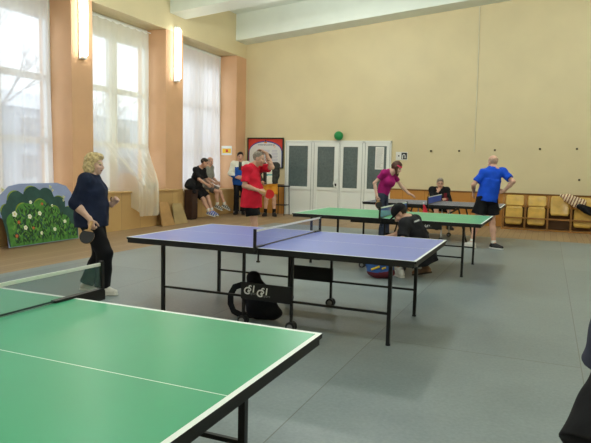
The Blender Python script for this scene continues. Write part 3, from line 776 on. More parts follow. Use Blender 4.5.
    NM = netmat('net_mesh_' + top.name, net_col, net_a)
    mb = MB()
    mb.quad((0, -ny, Z + .008), (0, ny, Z + .008), (0, ny, Z + nh), (0, -ny, Z + nh), NM); n = mb.build('net', t)
    mb = MB(); mb.box((-.004, -ny, Z + nh - .014), (.004, ny, Z + nh + .003), TAPE); mb.build('net_tape', n)
    mb = MB(); mb.tube([(0, -ny, Z + .009), (0, ny, Z + .009)], .005, cord, 8); mb.build('net_cord', n)
    for s in (-1, 1):
        mb = MB(); mb.box((-.012, s * ny - .01, Z - .02), (.012, s * ny + .01, Z + nh + .012), BLACK_METAL, .003); po = mb.build('net_post', t)
        mb = MB(); yi = s * (hy - .14); mb.box((-.016, min(yi, s * ny), Z + .002), (.016, max(yi, s * ny), Z + .014), BLACK_METAL); mb.box((-.014, min(s * (hy + .004), s * ny), Z - .05), (.014, max(s * (hy + .004), s * ny + s * .012), Z + .002), BLACK_METAL)
        mb.tube([(0, s * (hy - .05), Z - .12), (0, s * (hy - .05), Z - .052)], .008, BLACK_METAL, 8); mb.tube([(0, s * (hy - .05), Z - .13), (0, s * (hy - .05), Z - .118)], .018, BLACK_METAL, 10); mb.build('net_clamp', po)
    return t
table('green table tennis table in the near left corner, cut by the frame', (-2.208, 1.494), .002, TOP_GREEN, (110, 140, 140), .38, over=.2, bz=.325, logo=False, cord=mat('dark_teal_cord', (40, 62, 56), .7))
table('blue table tennis table in the middle with a black bag under it', (-2.258, 5.139), .006, TOP_BLUE, (120, 130, 160), .3, over=.02)
table('green table tennis table in the middle distance behind the crouching man', (-2.122, 8.717), -.011, TOP_GREEN2, (92, 114, 184), .6, over=.05, leg_y=.59, fold_x=.3, logo=False)
table('slate grey table tennis table farthest away, before the back wall', (-2.16, 12.418), .002, TOP_GREY, (84, 104, 190), .92, over=.06, leg_x=.55, fold_x=.24, legm=None, slant=.2, logo=True, inner=GREYLEG)

# ------------------------------------------------------------------ tip-up chairs along the back wall
SEATW = mat('varnished_seat_ply', (208, 168, 82), .3, .5, .14, 6)
SEATF = mat('brown_seat_frame', (148, 104, 52), .45, .35, .12, 12)
def tip_seat(x0, x1, label, up=True, last=False):
    t = thing('tip_up_chair', label, 'chair', (x0, 15.62, 0), 0, 'tip-up wooden chairs along the back wall'); w = x1 - x0
    def post(x):
        mb = MB(); mb.box((x - .02, -.03, 0.0), (x + .02, .03, .62), SEATF, .005); mb.bar((x, .0, .6), (x, .14, .86), .04, .045, SEATF); mb.box((x - .02, -.12, .0), (x + .02, .3, .03), SEATF); mb.build('leg', t)
    post(0)
    if last: post(w)
    def sheet(name, z0, z1, y0, y1, bow, x_in=.045):
        vs = []; n = 10; m = 8; th = .014
        for s in (0, 1):
            for j in range(m + 1):
                for i in range(n + 1):
                    u = i / n; v = j / m; r = .035 * (1 - min(1, min(v, 1 - v) * 9)) ** 2
                    xx = x_in + r + (w - 2 * x_in - 2 * r) * u
                    vs.append((xx, y0 + (y1 - y0) * v + bow * math.sin(PI * u) + .4 * bow * math.sin(PI * v) + s * th, z0 + (z1 - z0) * v))
        fs = []; k = (n + 1) * (m + 1)
        for j in range(m):
            for i in range(n):
                q = j * (n + 1) + i; fs.append((q, q + 1, q + n + 2, q + n + 1)); fs.append((k + q, k + q + n + 1, k + q + n + 2, k + q + 1))
        ed = [i for i in range(n + 1)] + [j * (n + 1) + n for j in range(1, m + 1)] + [m * (n + 1) + i for i in range(n - 1, -1, -1)] + [j * (n + 1) for j in range(m - 1, 0, -1)]
        for a, b in zip(ed, ed[1:] + ed[:1]): fs.append((a, k + a, k + b, b))
        mb = MB(); mb.add(vs, fs, SEATW, True); return mb.build(name, t)
    if up:
        sheet('backrest', .60, .86, .02, .15, .03); sheet('seat', .13, .585, -.02, .02, .018, .06)
    else:
        sheet('backrest', .40, .87, -.01, .15, .03)
    mb = MB(); mb.box((.022, .16, .04), (w - .022, .172, .56), mat('dark_shade_brown', (84, 58, 34), .6)); mb.build('shade_board', t)  # dark brown board added to paint the shaded void under the seat
    for z, y in ((.30, -.045), (.025, -.1)):
        mb = MB(); mb.box((.0, y - .014, z - .018), (w - .02, y + .014, z + .018), SEATF); mb.build('rail', t)
xs = [-1.0, -.475, .05, .575, 1.10]
tip_seat(xs[0], xs[1], 'tip-up wooden chair nearest the man in blue, seat folded up')
tip_seat(xs[1], xs[2], 'second tip-up wooden chair from the man in blue, seat folded up')
tip_seat(xs[2], xs[3], 'tip-up wooden chair with one tall glossy back and dark gap below', up=False)
tip_seat(xs[3], xs[4], 'tip-up wooden chair with clothes thrown over its back', last=True)
# clothes over the fourth chair
I3 = np.eye(3)
STRIPE = mat('cream_cloth', (226, 206, 176), .9); STRIPE2 = mat('brown_stripe_cloth', (128, 84, 64), .9)
o = solid('striped_jersey', None, [([Cone((.34, 15.56, .89), (.50, 15.54, .84), .05, .09), Cone((.50, 15.54, .84), (.80, 15.53, .74), .1, .09), Cone((.46, 15.52, .80), (.66, 15.50, .68), .06, .06)], .05, .02)], .012, [STRIPE, STRIPE2],
          lambda c: ((((c[:, 0] * 1.0 - c[:, 2] * .35) * 15) % 1) < .42).astype(int), fold=(.008, 30, 2))
tag(o, 'cream and brown striped jersey over the back of a tip-up chair', 'clothing')
o = solid('black_jacket', None, [([Cone((.74, 15.44, .66), (.9, 15.44, .58), .07, .085), Cone((.9, 15.44, .58), (1.12, 15.46, .53), .08, .07), Cone((.82, 15.4, .62), (.96, 15.4, .50), .05, .05)], .05, .02)], .012, BLACK_CLOTH, fold=(.008, 30, 4))
tag(o, 'black jacket slipping from a tip-up chair below the striped jersey', 'clothing')

# ------------------------------------------------------------------ things on the back wall
t = thing('framed_poster', 'framed red poster with a white arch on the back wall by the door', 'poster', (-8.03, YB - .04, 1.38))
FRAMEG = mat('dark_green_frame', (48, 52, 40), .5); POSTER_RED = mat('poster_red', (206, 62, 48), .6); POSTER_WHITE = mat('poster_white', (222, 222, 220), .6); POSTER_BLUE = mat('poster_blue', (62, 74, 150), .6); ORANGE = mat('poster_orange', (232, 140, 50), .6); INK = mat('poster_ink', (60, 60, 84), .6); LILAC = mat('poster_lilac_text', (176, 172, 196), .6)
W2, HP = .62, .93
mb = MB()
for lo, hi in (((-W2, -.01, 0), (W2, .04, .035)), ((-W2, -.01, HP - .035), (W2, .04, HP)), ((-W2, -.01, .035), (-W2 + .035, .04, HP - .035)), ((W2 - .035, -.01, .035), (W2, .04, HP - .035))): mb.box(lo, hi, FRAMEG)
mb.build('frame', t)
mb = MB(); mb.box((-W2 + .035, .02, .035), (W2 - .035, .03, HP - .035), POSTER_RED)
def arch(r, top, m, d):
    pts = [(-r, .036)] + [(-r * math.cos(PI * k / 24), .45 + (top - .45) * math.sin(PI * k / 24) ** .8) for k in range(25)] + [(r, .036)]
    mb.prism(pts, m, lambda u, v, w: (u, d - w, v), .0015)
arch(.575, .83, POSTER_BLUE, .0195); arch(.548, .795, POSTER_WHITE, .0175)
mb.box((-.04, .0130, .76), (.05, .0165, .81), ORANGE); mb.box((-.02, .0125, .80), (.03, .0165, .86), INK)
rnd = random.Random(3)
for k in range(9):
    x = -.25 + k * .062; mb.tube([(x, .0150, .70), (x + .02, .0150, .74 - .015 * rnd.random()), (x + .035, .0150, .69), (x + .055, .0150, .72 + .02 * rnd.random())], .006, INK, 6)
mb.tube([(.28, .015, .66), (.31, .015, .70), (.34, .015, .66), (.31, .015, .63)], .008, ORANGE, 6)
for k in range(9): mb.box((.22, .0150, .18 + k * .045), (.22 + .16 + .06 * rnd.random(), .0165, .195 + k * .045), LILAC); mb.box((-.3, .0150, .18 + k * .045), (.1 + .06 * rnd.random(), .0165, .195 + k * .045), LILAC)
mb.build('picture', t)

PAPER = mat('white_paper', (230, 231, 226), .8); YEL = mat('yellow_print', (236, 190, 60), .7); REDP = mat('red_print', (190, 60, 50), .7)
t = thing('paper_notice', 'white paper with a yellow emblem on the corner pier by the back wall', 'notice', (-9.06, 15.549, 1.75))
mb = MB(); mb.box((-.18, -.004, 0), (.18, 0, .28), PAPER); mb.build('sheet', t)
mb = MB(); mb.box((-.15, -.006, .06), (.15, -.004, .2), YEL); mb.box((-.03, -.008, .09), (.05, -.006, .17), REDP); mb.build('print', t)
t = thing('door_notice', 'white printed sheet taped inside the rightmost door glass', 'notice', (-4.405, yd - .008, 1.42))
mb = MB(); mb.box((-.125, .016, 0), (.125, .022, .64), PAPER); mb.build('sheet', t)
mb = MB()
for k in range(18): mb.box((-.1, .0145, .05 + k * .031), (.03 + .07 * rnd.random(), .016, .056 + k * .031), LOGO2)
mb.build('print', t)
t = thing('wall_sign', 'small white and black square signs beside the door, above the bending woman', 'sign', (-3.79, YB - .012, 1.70))
mb = MB(); mb.box((-.16, 0, 0.0), (.17, .012, .225), PAPER); mb.build('plate', t)
mb = MB(); mb.box((.0, -.004, .02), (.155, 0, .205), BLACK); mb.build('black_square', t)
mb = MB(); mb.tube([(.035, -.006, .03), (.035, -.006, .12), (.06, -.006, .155), (.09, -.006, .15), (.105, -.006, .12), (.105, -.006, .05)], .013, PAPER, 8); mb.ball((-.075, -.002, .115), (.022, .006, .022), BLACK, 12); mb.build('symbol', t)
GREENB = mat('green_ball_plastic', (28, 140, 74), .4, .4)
mb = MB(); mb.ball((0, 0, 0), .132, GREENB, 32); o = mb.build('ball', None, (-5.62, YB - .135, 2.362)); tag(o, 'green ball resting on top of the door frame', 'ball')
mb = MB(); mb.tube([(-1.84, YB - .012, 1.95), (-1.85, YB - .012, 4), (-1.89, YB - .012, 5.85)], .014, mat('white_cable_duct', (222, 216, 190), .5), 8); o = mb.build('cable_duct'); tag(o, 'thin white cable duct running down the yellow back wall', 'cable')
HOOKS = [(-2.98, 1.96, 'small hook on the back wall above the seated man'), (-2.23, 1.97, 'small hook on the back wall left of the white cable duct'), (-1.32, 2.0, 'small hook on the back wall right of the white cable duct'), (-.23, 2.04, 'small hook on the back wall above the second tip-up chair'), (.62, 2.05, 'small hook on the back wall high above the thrown clothes'), (.72, 1.28, 'small hook on the back wall low above the thrown clothes')]
for x, z, lab in HOOKS:
    t = thing('wall_hook', lab, 'hook', (x, YB, z), 0, 'hooks along the back wall')
    mb = MB(); mb.box((-.025, -.012, -.025), (.025, 0, .025), mat('hook_metal', (104, 92, 66), .5)); mb.build('plate', t)
    mb = MB(); mb.tube([(0, -.01, 0), (0, -.05, -.01), (0, -.06, .02)], .009, BLACK_METAL, 8); mb.build('peg', t)
t = thing('side_stool', 'black metal stool against the wainscot between poster and door', 'stool', (-7.27, 15.72, 0))
mb = MB(); mb.box((-.2, -.2, .84), (.2, .2, .88), BLACK, .01); mb.build('seat', t)
for x in (-.17, .17):
    for y in (-.17, .17): mb = MB(); mb.tube([(x * 1.1, y * 1.1, 0), (x, y, .84)], .014, BLACK_METAL, 8); mb.build('leg', t)
mb = MB(); mb.tube([(-.18, -.18, .3), (.18, -.18, .3), (.18, .18, .3), (-.18, .18, .3), (-.18, -.18, .3)], .01, BLACK_METAL, 8); mb.build('stretcher', t)

# ------------------------------------------------------------------ painted hedge board leaning below the front window
SKYB = mat('lavender_paint', (146, 158, 196), .6, .3, .08, 3); BUSHD = mat('dark_green_paint', (40, 74, 68), .6, .3, .2, 7); BUSHL = mat('leaf_green_paint', (72, 126, 52), .6, .3, .3, 14); LEAFD = mat('deep_leaf_paint', (30, 62, 34), .6); LEAFY = mat('yellow_green_paint', (134, 156, 58), .6); LEAFG = mat('mid_leaf_paint', (106, 152, 64), .6); FLW = mat('white_petal_paint', (236, 238, 220), .6); FLR = mat('red_flower_paint', (186, 70, 50), .6); YELC = mat('yellow_petal_paint', (214, 200, 90), .6)
t = thing('painted_board', 'painted board of a flowering green hedge leaning below the front window', 'painted board', (-8.02, 7.58, .0), 0)
tl = .18   # leans back
M = lambda u, v, w: (-tl * v + w, u, v)     # u along the wall, v up, w out of the board
outline = [(-.80, .02), (.74, .02), (.80, .45), (.72, .88), (.62, 1.0), (.42, 1.06), (-.40, 1.06), (-.62, 1.02), (-.84, .86), (-.90, .72), (-.92, .58), (-.78, .42)]
mb = MB(); mb.prism(outline, SKYB, lambda u, v, w: M(u, v, w - .02), .02); mb.build('panel', t)
def blob(bumps, z0, n=9):
    pts = []
    for (cx, cz, r, a0, a1) in bumps:
        for k in range(n): a = math.radians(a0 + (a1 - a0) * k / (n - 1)); pts.append((cx + r * math.cos(a), cz + r * math.sin(a)))
    return pts
dark = blob([(-.72, .60, .14, 200, 80), (-.52, .76, .19, 190, 70), (-.18, .83, .19, 165, 60), (.12, .80, .18, 130, 40), (.38, .66, .17, 120, 20), (.58, .46, .17, 110, -10), (.66, .3, .12, 60, -20)], 0)
dark = [(max(-.90, min(.77, a)), min(1.02, b)) for a, b in dark] + [(.73, .03), (-.78, .03)]
mb = MB(); mb.prism(dark, BUSHD, M, .002)
def rim(bumps, m, w0):
    for (cx, cz, r, a0, a1) in bumps:
        pts = [M(cx + r * .97 * math.cos(math.radians(a0 + (a1 - a0) * k / 10)), cz + r * .97 * math.sin(math.radians(a0 + (a1 - a0) * k / 10)), w0) for k in range(11)]
        mb.tube(pts, [.004 + .009 * math.sin(PI * k / 10) for k in range(11)], m, 5)
rim([(-.72, .60, .14, 180, 100), (-.52, .76, .19, 170, 80), (-.18, .83, .19, 150, 70), (.38, .66, .17, 110, 30), (.58, .46, .17, 100, 20)], LEAFY, .002)
light = blob([(-.62, .42, .16, 200, 100), (-.40, .56, .18, 190, 70), (-.04, .62, .17, 150, 40), (.24, .50, .16, 120, 30), (.44, .34, .15, 110, 20), (.58, .2, .12, 100, -10)], 0)
light = light + [(.72, .03), (-.76, .03)]
mb.prism(light, BUSHL, lambda u, v, w: M(u, v, w + .002), .002)
rim([(-.40, .56, .18, 170, 80), (-.04, .62, .17, 140, 50), (.24, .50, .16, 110, 40)], LEAFY, .004)
mb.build('hedge_painting', t)
rnd = random.Random(11); mb = MB()
def inside(u, v):
    return (-.66 < u < .68) and v > .06 and v < .66 - .9 * max(0, abs(u + .12) - .25) ** 1.2
for k in range(620):
    u, v = rnd.uniform(-.68, .7), rnd.uniform(.05, .75)
    if not inside(u, v): continue
    a = rnd.choice((1, -1)) * rnd.uniform(.35, .9) + PI / 2; L = rnd.uniform(.06, .11); w = L * .2; ca, sa = math.cos(a), math.sin(a)
    pts = [M(u + ca * x - sa * y, v + sa * x + ca * y, .0045 + .0001 * (k % 9)) for x, y in ((0, 0), (L * .45, w), (L, 0), (L * .45, -w))]
    mb.quad(*pts, rnd.choice((LEAFD, LEAFD, LEAFD, BUSHL, LEAFG, BUSHD)))
for x in (-.5, -.32, -.1, .08, .3, .48):
    mb.tube([M(x, .04, .005), M(x + .03, .25, .005), M(x - .02, .48 - .3 * abs(x), .005)], .006, LEAFD, 5)
o = mb.build('leaf_painting', t); o['kind'] = 'stuff'
def flower(u, v, r, m, n=5):
    mb = MB()
    for k in range(n):
        a = 2 * PI * k / n; mb.prism([(u + r * .55 * math.cos(a) + r * .5 * math.cos(b), v + r * .55 * math.sin(a) + r * .5 * math.sin(b)) for b in np.linspace(0, 2 * PI, 9)[:-1]], m, lambda p, q, w: M(p, q, w + .006), .0012)
    mb.prism([(u + r * .28 * math.cos(b), v + r * .28 * math.sin(b)) for b in np.linspace(0, 2 * PI, 9)[:-1]], YELC, lambda p, q, w: M(p, q, w + .0074), .001)
    mb.build('painted_flower', t)
for u, v, r in ((-.60, .56, .05), (-.24, .74, .032), (-.30, .50, .042), (-.08, .54, .04), (-.42, .32, .04), (-.10, .2, .032), (.2, .24, .035), (.46, .36, .035), (.22, .66, .024)): flower(u, v, r, FLW)
for u, v, r in ((-.54, .42, .03), (.0, .70, .025), (-.26, .3, .025), (-.62, .2, .03)): flower(u, v, r, FLR)
for u, v, r in ((-.76, .97, .035), (.24, .99, .035), (.28, .93, .03), (.52, .80, .035), (.50, .74, .025)):
    flower(u, v, r, mat('pale_bird_paint', (190, 196, 160), .6), 3)

PLY = mat('raw_plywood', (178, 140, 92), .6, .25, .1, 5); PLY2 = mat('greyish_plywood', (168, 146, 104), .6, .25, .1, 5)
t = thing('wooden_crate', 'plain low wooden box at the left edge beside the painted hedge board', 'box', (-8.1, 6.02, 0))
mb = MB()
for lo, hi in (((-.25, -.34, 0), (.25, .34, .03)), ((-.25, -.34, .03), (-.225, .34, .58)), ((.225, -.34, .03), (.25, .34, .58)), ((-.225, -.34, .03), (.225, -.315, .58)), ((-.225, .315, .03), (.225, .34, .58))): mb.box(lo, hi, PLY)
mb.build('body', t)
mb = MB(); mb.box((-.26, -.35, .58), (.26, .35, .61), PLY2, .006); mb.build('lid', t)
def lean_board(label, y0, y1, hgt, xb, m, top0=None, tag_=False):
    t = thing('plywood_sheet', label, 'board', (xb, (y0 + y1) / 2, 0), 0, 'plywood sheets leaning below the middle window'); hw = (y1 - y0) / 2; tl = .30
    f = lambda u, v, w: (-tl * v + w, u, v)
    mb = MB(); mb.prism([(-hw, .004), (hw, .004), (hw * .72, hgt * .96), (-hw * .6 if top0 is None else top0, hgt)], m, f, .015); mb.build('sheet', t)
    if tag_:
        mb = MB(); mb.prism([(-.09, .27), (.08, .26), (.085, .47), (-.085, .48)], PAPER, lambda u, v, w: f(u, v, w + .0155), .001); mb.build('paper_label', t)
    return t
lean_board('narrow plywood sheet leaning on the wooden box right of the cream curtain', 11.02, 11.52, .56, -8.12, PLY)
lean_board('narrow bare plywood sheet leaning beside the peach pier', 11.54, 12.10, .50, -8.14, PLY2)
t = thing('paper_label', 'white paper label stuck to the wooden box under the middle window', 'label', (-8.354, 11.1, .24))
mb = MB(); mb.box((0, -.09, 0), (.002, .09, .2), PAPER); mb.build('sheet', t)
mb = MB()
for k in range(4): mb.box((.0015, -.06, .04 + k * .035), (.003, .02 + .01 * k, .05 + k * .035), LOGO2)
mb.build('print', t)
# bundles on the middle window sill
PINK = mat('pink_fabric', (206, 166, 162), .9, .1, .1, 8); OLIVE = mat('olive_fabric', (110, 112, 86), .9, .1, .1, 8)
o = solid('pink_cushion', None, [([Ell((-8.96, 10.95, .93), I3, (.17, .40, .19)), Ell((-8.96, 10.8, 1.08), I3, (.13, .26, .14))], .06, .02)], .015, PINK, fold=(.006, 20, 1)); tag(o, 'pink cushion lying on the sill behind the cream curtain', 'cushion')
o = solid('olive_bundle', None, [([Ell((-8.92, 11.66, .87), I3, (.15, .2, .13)), Ell((-8.92, 11.56, .84), I3, (.13, .16, .1))], .06, .02)], .015, OLIVE, fold=(.006, 20, 2)); tag(o, 'olive cloth bundle on the sill right of the pink cushion', 'bundle')
# far window: dark post and coats beside the seated men
t = thing('dark_cabinet', 'narrow dark brown cabinet beside the seated man in black', 'cabinet', (-8.60, 12.92, 0))
DKB = mat('dark_brown_veneer', (58, 40, 34), .5, .3, .15, 12)
mb = MB(); mb.box((-.1, -.14, .03), (.12, .14, .76), DKB, .004); mb.build('body', t)
mb = MB(); mb.box((.12, -.125, .05), (.132, .125, .72), DKB, .003); d = mb.build('door', t)
mb = MB(); mb.box((-.11, -.15, .76), (.14, .15, .785), DKB, .004); mb.build('top', t)
mb = MB(); mb.box((-.09, -.13, 0), (.1, .13, .03), BLACK); mb.build('plinth', t)
mb = MB(); mb.ball((.145, .09, .45), .014, HUB, 10); mb.build('knob', d)
o = solid('black_coat', None, [([Ell((-8.60, 12.88, .885), I3, (.14, .17, .10)), Ell((-8.60, 12.92, .97), I3, (.12, .12, .11)), Cone((-8.52, 12.84, .90), (-8.44, 12.86, .72), .06, .045)], .06, .02)], .014, BLACK_CLOTH, fold=(.008, 24, 1)); tag(o, 'crumpled black coat on top of the dark cabinet', 'clothing')
# shoes bag of white on the floor beside the seated men
mb = MB(); mb.box((-.16, -.06, 0), (.16, .06, .11), mat('pale_card', (196, 190, 184), .7), .01); o = mb.build('shoe_box', None, (-8.5, 15.36, 0)); tag(o, 'small pale box on the floor between seated men and the man in the white jacket', 'box')

# ------------------------------------------------------------------ bags
BAG = mat('black_nylon', (24, 26, 34), .7, .25, .2, 20)
t = thing('shoulder_bag', 'black shoulder bag under the blue table behind its safety panel', 'bag', (-2.42, 4.86, 0))
solid('body', t, [([Ell((-.03, .0, .18), I3, (.13, .09, .17)), Cone((-.08, .0, .10), (.12, 0, .07), .085, .06), Cone((-.02, 0, .25), (.17, 0, .08), .07, .03), Cone((-.06, -.02, .2), (-.10, .0, .39), .1, .07)], .06, .02)], .01, BAG, fold=(.005, 30, 1))
mb = MB(); a0 = [(-.08, .30), (-.2, .325), (-.29, .29), (-.335, .21), (-.335, .12), (-.30, .05), (-.22, .022), (-.08, .04)]; ri = []
for i, (x, z) in enumerate(a0):
    p0, p1 = a0[max(i - 1, 0)], a0[min(i + 1, len(a0) - 1)]; tx, tz = p1[0] - p0[0], p1[1] - p0[1]; q = math.hypot(tx, tz); nx, nz = tz / q * .03, -tx / q * .03
    ri.append((x - nx, z - nz, x + nx, z + nz))
for (a, b, c, d), (e, f_, g_, h_) in zip(ri, ri[1:]):
    vs = [(x, y, z) for y in (-.03, -.018) for x, z in ((a, b), (c, d), (g_, h_), (e, f_))]; mb.add(vs, [(0, 1, 2, 3), (7, 6, 5, 4), (0, 4, 5, 1), (1, 5, 6, 2), (2, 6, 7, 3), (3, 7, 4, 0)], BAG)
mb.build('strap', t)
mb = MB(); mb.box((-.06, -.112, .17), (.0, -.104, .18), HUB); mb.build('badge', t)
t = thing('sports_bag', 'blue sports bag with red and yellow trim beside the crouching man', 'bag', (-2.0, 7.52, 0))
BAGB = mat('blue_bag_nylon', (44, 80, 140), .7, .25, .15, 14); BAGR = mat('dark_red_bag_trim', (84, 24, 34), .7); BAGY = mat('yellow_bag_trim', (226, 190, 60), .7)
solid('body', t, [([Ell((.0, 0, .15), I3, (.19, .12, .14)), Ell((-.05, 0, .22), I3, (.13, .1, .1)), Ell((.03, -.02, .07), I3, (.19, .12, .07))], .05, .02)], .01, [BAGB, BAGR], lambda c: (c[:, 2] < .085 + .2 * (c[:, 0] - .0) * (c[:, 0] > 0)).astype(int), fold=(.006, 26, 1))
mb = MB(); mb.tube([(-.08, -.115, .12), (-.03, -.125, .14), (.03, -.125, .17)], .014, BAGY, 8); mb.build('trim', t)
mb = MB(); mb.tube([(.06, -.115, .14), (.11, -.1, .16)], .012, BAGY, 8); mb.build('trim', t)
RTOW = mat('red_towel_cloth', (196, 44, 56), .9)
o = solid('red_towel', None, [([Cone((-2.23, 11.6, .74), (-2.2, 11.6, .60), .02, .05), Cone((-2.2, 11.6, .6), (-2.2, 11.6, .5), .05, .055)], .03, .02)], .01, RTOW, fold=(.005, 40, 1)); tag(o, 'small red towel hanging from the slate grey table', 'towel')
mb = MB(); mb.ball((0, 0, .02), .02, mat('white_celluloid', (240, 240, 236), .4), 16); o = mb.build('table_tennis_ball', None, (-2.27, 11.76, .7606)); tag(o, 'white ball lying on the slate grey table by its net', 'ball')
# ------------------------------------------------------------------ the people
D0 = V(0, 0, -1)
# woman in navy, side on, bat in her right hand
B = (-4.46, 5.04)
_, R = person('stout blonde woman in navy top and black trousers at the left, bat lowered', B,
    dict(s=.93, pelvis=(-.165, 0, .835), neck=(-.175, .0, 1.305), head=(-.125, 0, 1.435), face=(1, -.12, -.08), sax=(.05, -1, 0), wristR=(-.095, -.235, .845), poleR=(-1, -.3, -.3), handR=dict(d=(.3, -.2, -1), n=(.2, 1, -.3), ts=(1, 0, .3), curl=.9),
         wristL=(.02, .17, .985), poleL=(-.4, .4, -1), handL=dict(d=(.55, -.1, .7), n=(.2, -1, 0), ts=(-.6, 0, .6), curl=.9), ankleR=(-.02, -.09, .085), ankleL=(-.255, .10, .085), toeR=(1, -.25, 0), toeL=(1, .1, 0), kneeR=(1, -.1, 0), kneeL=(1, 0, 0)),
    dict(skin=SKIN_PALE, girth=1.22, belly=.02, bust=.075, shoulder=.175, hip=.1, leg=1.22, arm=1.12, brow=HAIR_BLOND, hair=dict(style='bob', mat=HAIR_BLOND, rough=.006), top=dict(mats=NAVY_CLOTH, sleeve=1.25, hem=.08, ease=.018, fold=.004, hemw=.19, hemd=.14, name='top'), bottom=dict(len=1.98, mat=BLACK_SHORTS, flare=.075, ease=.018), shoe=(SHOE_WHITE, SOLE_WHITE)), h=.0085)
w = R['arms']['R'][2]
paddle('dark table tennis bat held low by the woman in navy', B, w + V(.02, -.05, -.06), (-.12, -.5, -.85), (.1, -.85, .5), RUB_BLACK, RUB_BLACK)
# seated men on the sill of the far window; facing across the hall
B = (-8.13, 13.38); FX = V(.918, -.396, 0); FR = V(-.396, -.918, 0)   # across the hall / his right
person('seated man in black with blue shoes on the sill of the far window', B,
    dict(s=.98, pelvis=V(-.55, .09, .87), neck=V(-.42, .02, 1.36), head=V(-.295, -.04, 1.50), face=(.8, .15, -.45), sax=FR, hax=FR, wristR=V(-.20, -.16, .92), poleR=V(-.6, -.5, -.2), wristL=V(-.12, .09, .92), poleL=V(-.4, .5, -.3),
         ankleR=V(-.10, -.14, .16), ankleL=V(-.08, .06, .20), toeR=(.9, -.42, -.25), toeL=(.9, -.3, -.2), kneeR=(.9, -.4, .9), kneeL=(.9, -.3, .9)),
    dict(hair=dict(style='cropped', mat=HAIR_DARK), top=dict(mats=BLACK_CLOTH, sleeve=.85, hem=.05, ease=.02), bottom=dict(len=.92, mat=BLACK_SHORTS, flare=.085), shoe=([SHOE_BLUE, SHOE_WHITE], SOLE_WHITE), sock=(SOCK_WHITE, .13)), h=.011)
B = (-8.6, 14.25)
person('seated bald man in grey checked shirt beside the man in black', B,
    dict(s=.98, pelvis=V(-.33, .05, .87), neck=V(-.27, .0, 1.40), head=V(-.20, -.03, 1.54), face=(.75, -.5, -.3), sax=FR, hax=FR, wristR=V(-.07, -.10, .95), poleR=V(-.6, -.5, -.2), wristL=V(.0, .12, .95), poleL=V(-.4, .5, -.3),
         ankleR=V(.03, -.09, .30), ankleL=V(.22, .13, .30), toeR=(.9, -.42, -.35), toeL=(.95, -.2, -.45), kneeR=(.9, -.4, .9), kneeL=(.9, -.3, .9)),
    dict(hair=dict(style='fringe_only', mat=HAIR_GREY), brow=HAIR_GREY, top=dict(mats=GREY_CLOTH, sleeve=.95, hem=.05, ease=.02), bottom=dict(len=.8, mat=mat('grey_shorts_cloth', (96, 92, 88), .85), flare=.085), shoe=([SHOE_BLACK, SHOE_WHITE], SOLE_WHITE), sock=(SOCK_WHITE, .13)), h=.011)
# man in white and blue jacket
B = (-8.25, 14.95)
def jacket_cols(l, f, u, c):
    m = np.where((u < .74) & (np.abs(l) < .15) | (u < .3), 1, 0); m[(np.abs(l) < .045) & (f > 0) & (u > .6)] = 2
    m[(l < -.03) & (l > -.15) & (f > 0) & (u > .55) & (u < .8)] = 3; return m
person('man in a white and blue jacket standing with folded hands by the corner', B,
    dict(s=1.04, pelvis=(0, 0, .98), neck=(.0, 0, 1.54), head=(.0, -.03, 1.70), face=(.25, -1, -.08), sax=(-1, -.1, 0), wristR=(-.09, -.22, 1.10), poleR=(-1, .4, -.3), wristL=(.11, -.22, 1.10), poleL=(1, .4, -.3), handR=dict(d=(.9, -.2, -.1), n=(0, 1, -.2), ts=(0, 0, 1), curl=.6), handL=dict(d=(-.9, -.2, -.1), n=(0, 1, -.2), ts=(0, 0, 1), curl=.6),
         ankleR=(-.10, .0, .09), ankleL=(.10, .0, .09), toeR=(-.2, -1, 0), toeL=(.2, -1, 0)),
    dict(hair=dict(style='short', mat=HAIR_DARK), top=dict(mats=[WHITE_CLOTH, ROYAL_CLOTH, DARKGREY_CLOTH, RED_CLOTH], fn=jacket_cols, sleeve=1.95, hem=.1, ease=.03, jacket=True, fold=.006), bottom=dict(len=1.98, mat=BLACK_SHORTS, flare=.07), shoe=(SHOE_BLACK, SOLE_DARK)), h=.011)
# man in dark jacket behind the red shirt
B = (-7.20, 15.06)
def open_jacket(l, f, u, c):
    m = np.zeros(len(c), int); fr = (f > .02) & (l > -.03) & (l < .12); m[fr] = 1; m[fr & (u > .40) & (u < .47)] = 2; return m
person('man in an open dark jacket, white shirt and orange shorts below the red poster', B,
    dict(s=1.02, pelvis=(-.1, 0, .96), neck=(-.12, 0, 1.51), head=(-.17, -.03, 1.66), face=(-.5, -1, -.12), sax=(-1, -.15, 0), wristR=(-.33, -.18, 1.0), poleR=(-1, .4, -.3), wristL=(.02, .14, .93), poleL=(1, .3, -.1),
         ankleR=(-.24, .0, .09), ankleL=(.02, -.02, .09), toeR=(-.3, -1, 0), toeL=(.3, -1, 0)),
    dict(hair=dict(style='short', mat=HAIR_DARK), top=dict(mats=[DARKGREY_CLOTH, WHITE_CLOTH, TEAL_CLOTH], fn=open_jacket, sleeve=1.95, hem=.02, ease=.035, jacket=True), bottom=dict(len=.72, mat=ORANGE_CLOTH, flare=.1), shoe=(SHOE_BLACK, SOLE_DARK), sock=(SOCK_BLACK, .16)), h=.011)
